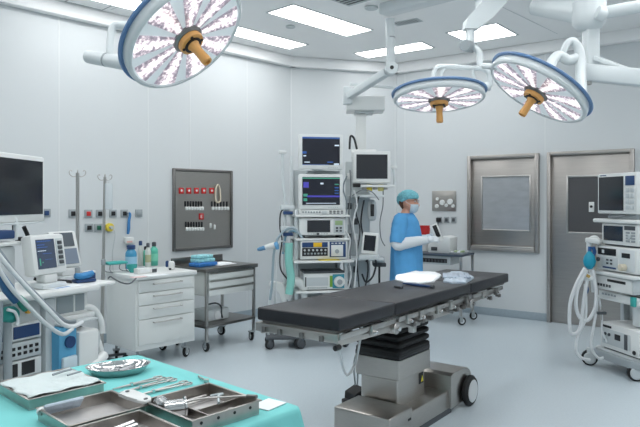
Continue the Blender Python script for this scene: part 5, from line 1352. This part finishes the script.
dark_screen(m,-.07,.135,.07,.225,-.0365,M_,'screen',mat('grey_lcd',(92,100,108),.25)); dark_screen(m,-.07,.02,.08,.12,-.0365,M_,'screen',mat('blue_grey_lcd',(128,140,156),.25))
p=aw(.46,.15,1.001)
t2=thing('blue_cloth','crumpled blue pouch in front of the slanted unit','pouch',p,50)
mb=MB(); mb.tube([(-.08,0,.06),(-.04,-.01,.05),(.03,0,.055),(.08,0,.07)],[.02,.028,.028,.02],12,M=T(0,0,-.002)@Matrix.Diagonal((.75,1,.8,1))); mb.build('pouch',mat('pouch_blue',(52,130,186),.6,bump=(24,.8)),t2,ang=70); part_box('holder',NAVY,t2,-.06,-.03,0,.07,.04,.02,.006)
m=thing('blue_box','little navy and white box at the rear of the worktop extension','box',aw(.54,.20,.9985),ANR); part_box('box',NAVY,m,-.035,-.03,0,.035,.03,.05,.006); part_box('lid',WHITE,m,-.036,-.031,.05,.036,.031,.062,.004)
# cable on the worktop
hose('cable','dark cable bunch lying behind the lit monitor',[aw(.22,.30,1.04),aw(.28,.26,1.02),aw(.33,.2,1.02),aw(.36,.14,1.015)],.010,CABLEB,'cable')
m=thing('papers','white form with blue marks lying on the worktop','papers',aw(.25,.07,1.0005),ANR+4); part_box('sheet',PAPER,m,-.12,-.05,0,.12,.06,.003,.001); part_box('printed_lines',mat('print_blue',(110,150,196),.6),m,-.08,-.03,.003,.02,.0,.0035,0)
# large monitor on arm
mx=at(41,188,3.9); MR=84
d=Vector((math.cos(R(MR)),math.sin(R(MR)),0))
c=Vector((mx.x,mx.y,0))-d*.29
z0=H-(218-HY)/F*3.85; 
t2=thing('large_monitor','large white monitor with blank dark screen at the left edge','monitor',(c.x,c.y,z0-.02),MR)
part_box('bezel',WHITE,t2,-.29,-.025,.0,.29,.03,.40,.012); dark_screen(t2,-.262,.045,.262,.37,-.0255); part_box('rear_case',WHITE2,t2,-.22,.03,.05,.22,.09,.34,.02)
part_box('chin_bar',WHITE2,t2,-.29,-.03,-.012,.29,.03,.0,.004)
mb=MB(); mb.tube([(.0,.09,.18),(.0,.16,.12),(.0,.16,-.1)],.03,12); mb.build('neck',WHITE2,t2)
mb=MB(); mb.tube([(.04,.02,-.02),(.02,.0,-.09),(.09,.0,-.10),(.15,.0,-.10),(.12,.01,-.03)],.013,8); mb.build('handle_frame',BLACK,t2)
mb=MB(); mb.bar((-.02,.16,-.10),(-.02,.16,-.30),.06,.05,.01); mb.build('arm_post',WHITE2,t2)
# ================================================================= the person
PP0=Vector((.93,6.72,0)); PR=-22
person=thing('person','person in blue gown, teal cap and mask, holding a white device behind the table','person',PP0,PR)
PM=Matrix.Translation(PP0)@RZ(PR)
V=Vector
def skin_mesh(chains, root=0, sub=1):
    """chains: list of [(pos, radius), ...]; points closer than 1e-5 are shared; the first point is the root"""
    verts=[];rad=[];edges=[]
    def idx(p,r):
        for i,q in enumerate(verts):
            if (q-p).length<1e-5: return i
        verts.append(p.copy()); rad.append(r); return len(verts)-1
    for ch in chains:
        prev=None
        for p,r in ch:
            i=idx(V(p),r)
            if prev is not None and prev!=i: edges.append((prev,i))
            prev=i
    me=bpy.data.meshes.new('skel'); me.from_pydata([tuple(v) for v in verts],edges,[])
    o=bpy.data.objects.new('skel',me); COL.objects.link(o)
    sk=o.modifiers.new('s','SKIN'); sk.use_smooth_shade=True
    for i,sv in enumerate(me.skin_vertices[0].data):
        r=rad[i]; sv.radius=(r,r) if not isinstance(r,tuple) else r; sv.use_root=(i==root)
    ss=o.modifiers.new('u','SUBSURF'); ss.levels=sub; ss.render_levels=sub
    dg=bpy.context.evaluated_depsgraph_get(); ev=o.evaluated_get(dg); out=bpy.data.meshes.new_from_object(ev)
    bpy.data.objects.remove(o); bpy.data.meshes.remove(me)
    return out
def hand_chains(w, d, up, side, inflate=0.0, s=1.0):
    """w wrist point, d finger direction, up back-of-hand normal, side towards the thumb"""
    d=V(d).normalized(); up=V(up).normalized(); side=V(side).normalized()
    palm=[(w,.026*s+inflate),(w+d*.04*s,.033*s+inflate),(w+d*.085*s,.034*s+inflate)]
    ch=[palm]; fing=[]
    for k,(off,L) in enumerate(((.030,.072),(.010,.080),(-.010,.074),(-.029,.058))):
        b=w+d*.082*s+side*off*s
        p1=b+d*L*.42*s-up*.006; p2=p1+(d*.75-up*.66).normalized()*L*.36*s; p3=p2+(d*.25-up*.97).normalized()*L*.30*s
        fing.append([(b-d*.03*s,.010+inflate),(b,.0100+inflate),(p1,.0092+inflate),(p2,.0084+inflate),(p3,.0072+inflate)])
    b=w+d*.03*s+side*.022*s
    fing.append([(b,.013+inflate),(b+(d*.6+side*.8-up*.3).normalized()*.035*s,.0115+inflate),(b+(d*.8+side*.65-up*.55).normalized()*.068*s,.0095+inflate),(b+(d*.85+side*.25-up*.65).normalized()*.092*s,.008+inflate)])
    return ch,fing
rsh,rel,rwr=V((-.01,-.175,1.315)),V((-.035,-.235,1.055)),V((.255,-.145,1.105))
lsh,lel,lwr=V((-.01,.175,1.315)),V((.06,.235,1.055)),V((.265,.075,1.115))
rd=V((.9,.42,.10)); ld=V((.9,-.45,.22))
RH=dict(w=rwr,d=rd,up=V((-.10,-.55,.8)),side=V((-.1,.55,.8)).cross(rd)*-1)
def mk(w,d,upv):
    d=d.normalized(); up=(upv-d*upv.dot(d)).normalized(); side=d.cross(up); return w,d,up,side
rw_,rd_,ru_,rs_=mk(rwr,rd,V((-.2,-.75,.6))); lw_,ld_,lu_,ls_=mk(lwr,ld,V((-.1,.75,.6)))
if rs_.z<0: rs_=-rs_
if ls_.z<0: ls_=-ls_
body_chains=[
 [(V((0,0,.88)),.125),(V((.0,0,1.0)),.118),(V((.0,0,1.14)),.125),(V((-.01,0,1.27)),.115),(V((-.01,0,1.345)),.062),(V((.012,0,1.41)),.052),(V((.03,0,1.47)),.058)],
 [(V((0,0,.88)),.125),(V((.0,-.09,.82)),.092),(V((.02,-.095,.47)),.060),(V((-.02,-.10,.09)),.038),(V((.05,-.11,.035)),.036),(V((.13,-.12,.03)),.030)],
 [(V((0,0,.88)),.125),(V((.0,.09,.82)),.092),(V((.0,.095,.47)),.060),(V((-.04,.10,.09)),.038),(V((.03,.11,.035)),.036),(V((.11,.12,.03)),.030)],
 [(V((-.01,0,1.27)),.115),(V((-.01,-.10,1.31)),.07),(rsh,.055),(rel,.041),(rwr,.027)],
 [(V((-.01,0,1.27)),.115),(V((-.01,.10,1.31)),.07),(lsh,.055),(lel,.041),(lwr,.027)]]
bm=bmesh.new()
def absorb(me): bm.from_mesh(me); bpy.data.meshes.remove(me)
absorb(skin_mesh(body_chains))
for a in ((rw_,rd_,ru_,rs_),(lw_,ld_,lu_,ls_)):
    pc,fc=hand_chains(*a); absorb(skin_mesh(pc))
    for f in fc: absorb(skin_mesh([f]))
# head: rings from chin to crown, then nose, ears
HC=V((.035,0,1.505))          # between the eyes, inside the head
def head_ring(z,fx,bx,hw,n=24):
    cx_=(fx+bx)/2; rx=(fx-bx)/2; out=[]
    for k in range(n):
        a=2*math.pi*k/n; ca,sa=math.cos(a),math.sin(a)
        out.append(V((HC.x+cx_+rx*ca, hw*sa*(1-.10*max(0,ca)**2), HC.z+z)))
    return out
prof=[(-.118,.060,.005,.018),(-.108,.078,-.02,.036),(-.085,.085,-.05,.052),(-.055,.084,-.075,.062),(-.025,.082,-.092,.068),(.0,.080,-.102,.072),(.03,.088,-.106,.075),(.06,.082,-.104,.074),(.085,.062,-.088,.064),(.104,.030,-.055,.042),(.113,.0,-.02,.012)]
t_=MB(); t_.loft([head_ring(*p) for p in prof])
t_.tube([HC+V((.078,0,.012)),HC+V((.092,0,-.018)),HC+V((.104,0,-.042)),HC+V((.082,0,-.05))],[.008,.011,.014,.008],10)
for s in (-1,1): t_.sphere(HC+V((-.012,s*.073,-.018)),.03,(.6,.28,1.0),12)
t_.tube([HC+V((.081,-.022,-.078)),HC+V((.089,0,-.076)),HC+V((.081,.022,-.078))],[.004,.007,.004],8)
me_=bpy.data.meshes.new('h'); t_.bm.to_mesh(me_); t_.bm.free(); absorb(me_)
me=bpy.data.meshes.new('bodyraw'); bm.to_mesh(me); bm.free()
o=bpy.data.objects.new('bodyraw',me); COL.objects.link(o)
rm=o.modifiers.new('r','REMESH'); rm.mode='VOXEL'; rm.voxel_size=.0055; rm.use_smooth_shade=True
sm=o.modifiers.new('sm','SMOOTH'); sm.iterations=2; sm.factor=.4
dg=bpy.context.evaluated_depsgraph_get(); me2=bpy.data.meshes.new_from_object(o.evaluated_get(dg)); bpy.data.objects.remove(o)
me2.name='body'; me2.materials.clear(); me2.materials.append(SKIN)
for p in me2.polygons: p.use_smooth=True
body=bpy.data.objects.new('body',me2); COL.objects.link(body); body.parent=person
# eyes, brows
for s in (-1,1):
    mb=MB(); mb.sphere(HC+V((.074,s*.031,.004)),.011,(1,1.1,.8),14); mb.mi=1; mb.sphere(HC+V((.0815,s*.031,.004)),.005,(1,1,1),10); mb.build('eye',[WHITE,BLACK],person)
    mb=MB(); mb.tube([HC+V((.082,s*.016,.024)),HC+V((.086,s*.032,.028)),HC+V((.076,s*.05,.022))],.0028,6); mb.build('eyebrow',HAIRM,person)
# hair at the nape
mb=MB(); mb.loft([[p_+V((-.004,0,0)) for p_ in head_ring(z,fx,bx,hw)] for z,fx,bx,hw in ((-.085,-.045,-.066,.03),(-.06,-.035,-.086,.056),(-.03,-.03,-.102,.07),(.0,-.02,-.110,.076),(.02,-.02,-.112,.077))]); mb.build('hair',HAIRM,person,ang=70)
# cap
rnd=random.Random(11); rings=[]
for k,(z,fx,bx,hw) in enumerate([(.028,.093,-.118,.083),(.034,.102,-.126,.090),(.055,.106,-.136,.098),(.085,.096,-.134,.095),(.11,.068,-.112,.078),(.126,.028,-.068,.046),(.131,.0,-.03,.012)]):
    rg=head_ring(z,fx,bx,hw,36)
    # the back of the cap hangs lower than the brow
    rg=[V((p.x,p.y,p.z-.055*max(0,(HC.x+.02-p.x)/.13)*(1-k/7.0)))+V((rnd.uniform(-1,1),rnd.uniform(-1,1),rnd.uniform(-1,1)))*.0025 for p in rg]
    rings.append(rg)
mb=MB(); mb.loft(rings); mb.build('surgical_cap',CAPM,person,ang=80)
# mask over mouth and chin
rings=[]
for z,fx,bx,hw in ((-.124,.062,.0,.026),(-.110,.089,.0,.048),(-.085,.099,.002,.060),(-.060,.105,.004,.066),(-.034,.112,.006,.068),(-.030,.108,.008,.066)):
    rings.append(head_ring(z,fx,bx,hw,28))
mb=MB(); mb.loft(rings); mk_=mb.build('face_mask',MASKM,person,ang=70)
for s in (-1,1):
    mb=MB(); mb.tube([HC+V((.05,s*.064,-.04)),HC+V((.0,s*.078,-.012)),HC+V((-.03,s*.076,.01))],.0022,6); mb.build('mask_strap',MASKM,mk_)
# glasses
mb=MB()
for s in (-1,1):
    mb.tube([HC+V((.098,s*.031+.02*math.cos(a),.004+.015*math.sin(a))) for a in [k*math.pi/6 for k in range(12)]],.0016,6,smooth=0,closed=True)
    mb.tube([HC+V((.098,s*.051,.008)),HC+V((.06,s*.074,.008)),HC+V((-.0,s*.079,.004))],.0016,6)
mb.tube([HC+V((.098,-.012,.006)),HC+V((.1,0,.009)),HC+V((.098,.012,.006))],.0016,6); mb.build('glasses',BLACK,person)
# gown body
rnd=random.Random(21); rings=[]
GP=[(1.372,.004,.060,.064),(1.352,-.004,.085,.115),(1.325,-.008,.112,.168),(1.28,-.006,.138,.190),(1.20,.0,.152,.196),(1.10,.004,.158,.200),(1.0,.006,.162,.206),(.9,.006,.168,.212),(.78,.006,.172,.216),(.62,.006,.176,.220),(.45,.006,.182,.226),(.36,.006,.184,.230)]
N=56
for k,(z,cx_,rx,ry) in enumerate(GP):
    rg=[]
    for j in range(N):
        a=2*math.pi*j/N
        f=1+(.022*math.sin(7*a+k*.9)+.016*math.sin(13*a-k*.5)+.012*rnd.uniform(-1,1))*min(1,max(0,(1.36-z)/.25))
        rg.append(V((cx_+rx*f*math.cos(a), ry*f*math.sin(a), z+(.012*math.sin(3*a+1) if 0<k<len(GP)-1 else 0))))
    rings.append(rg)
mb=MB(); mb.loft(rings,caps=False); g=mb.build('gown',GOWN,person,ang=80)
so=g.modifiers.new('thickness','SOLIDIFY'); so.thickness=.004; so.offset=0
mb=MB(); mb.tube([V((.004+.062*math.cos(a),.066*math.sin(a),1.374)) for a in [k*math.pi/12 for k in range(24)]],.006,8,smooth=0,closed=True); mb.build('neckline',mat('gown_trim',(96,168,220),.8),g)
for sh,el in ((rsh,rel),(lsh,lel)):
    rings=[]; d=(el-sh)
    pts=[sh+V((0,-sh.y*.35,.01)), sh+d*.05, sh+d*.3, sh+d*.6, sh+d*.86, sh+d*.95]
    mb=MB(); mb.tube(pts,[.060,.083,.086,.083,.082,.078],20); s_o=mb.build('sleeve',GOWN,person,ang=80)
    tx=bpy.data.textures.get('folds') or bpy.data.textures.new('folds','CLOUDS'); tx.noise_scale=.05
    dm=s_o.modifiers.new('folds','DISPLACE'); dm.texture=tx; dm.strength=.022; dm.mid_level=.5
dm=g.modifiers.new('folds','DISPLACE'); dm.texture=bpy.data.textures['folds']; dm.strength=.016; dm.mid_level=.5
# long white under-sleeves and gloves
for sh,el,wr,a in ((rsh,rel,rwr,(rw_,rd_,ru_,rs_)),(lsh,lel,lwr,(lw_,ld_,lu_,ls_))):
    d=(el-sh)
    mb=MB(); mb.tube([sh+d*.82,el+d*.02+(wr-el)*.03,el+(wr-el)*.3,el+(wr-el)*.65,wr+(wr-el)*.04],[.066,.066,.062,.052,.040],18); u=mb.build('white_sleeve',GLOVE,person,ang=80)
    dm=u.modifiers.new('folds','DISPLACE'); dm.texture=bpy.data.textures['folds']; dm.strength=.012; dm.mid_level=.5
    bg=bmesh.new(); pc,fc=hand_chains(*a,inflate=.0022)
    for c_ in [pc]+[[f] for f in fc]:
        mm_=skin_mesh(c_); bg.from_mesh(mm_); bpy.data.meshes.remove(mm_)
    me=bpy.data.meshes.new('gl'); bg.to_mesh(me); bg.free(); o=bpy.data.objects.new('gl',me); COL.objects.link(o)
    rm=o.modifiers.new('r','REMESH'); rm.mode='VOXEL'; rm.voxel_size=.0045; rm.use_smooth_shade=True
    dg=bpy.context.evaluated_depsgraph_get(); me2=bpy.data.meshes.new_from_object(o.evaluated_get(dg)); bpy.data.objects.remove(o)
    me2.name='glove'; me2.materials.clear(); me2.materials.append(GLOVE)
    for p in me2.polygons: p.use_smooth=True
    go=bpy.data.objects.new('glove',me2); COL.objects.link(go); go.parent=person
# trousers and clogs (mostly hidden by gown and table)
for s,x in ((-1,0.0),(1,-.01)):
    mb=MB(); mb.tube([V((x,s*.085,.82)),V((x+.01,s*.095,.47)),V((x-.02,s*.10,.12))],[.105,.085,.075],18); mb.build('trouser_leg',GOWN,person)
    mb=MB(); mb.tube([V((x-.05,s*.10,.045)),V((x+.02,s*.105,.05)),V((x+.10,s*.115,.045)),V((x+.155,s*.12,.03))],[.040,.050,.050,.03],14,M=T(0,0,.0)); mb.build('clog',WHITE,person)
# the device in the hands
q=PM@V((.365,.0,1.10))
dv=thing('handheld_device','white handheld device with dark display held in both hands of the person','device',q,PR+6)
M_=RY(-22)
part_box('case',WHITE,dv,-.045,-.032,-.02,.04,.03,.175,.016,M_); part_box('dark_display',BLACK,dv,-.014,-.037,.03,.030,-.030,.16,.004,M_)
# ================================================================= camera, world, lights
cam = bpy.data.cameras.new('camera'); co = bpy.data.objects.new('camera', cam); COL.objects.link(co)
cam.sensor_fit = 'HORIZONTAL'; cam.sensor_width = 36; cam.lens = F*36/640
cam.shift_y = -11.5/640; cam.clip_start = .05; cam.clip_end = 60
co.location = (0,0,H); co.rotation_euler = (R(90),0,0)
scn.camera = co
w_ = bpy.data.worlds.new('world'); scn.world = w_; w_.use_nodes = True
w_.node_tree.nodes['Background'].inputs[0].default_value = (.8,.85,.9,1); w_.node_tree.nodes['Background'].inputs[1].default_value = .3
vs = scn.view_settings
vs.view_transform = 'Standard'; vs.look = 'None'; vs.gamma = 1; vs.use_curve_mapping = False; vs.exposure = 0.30
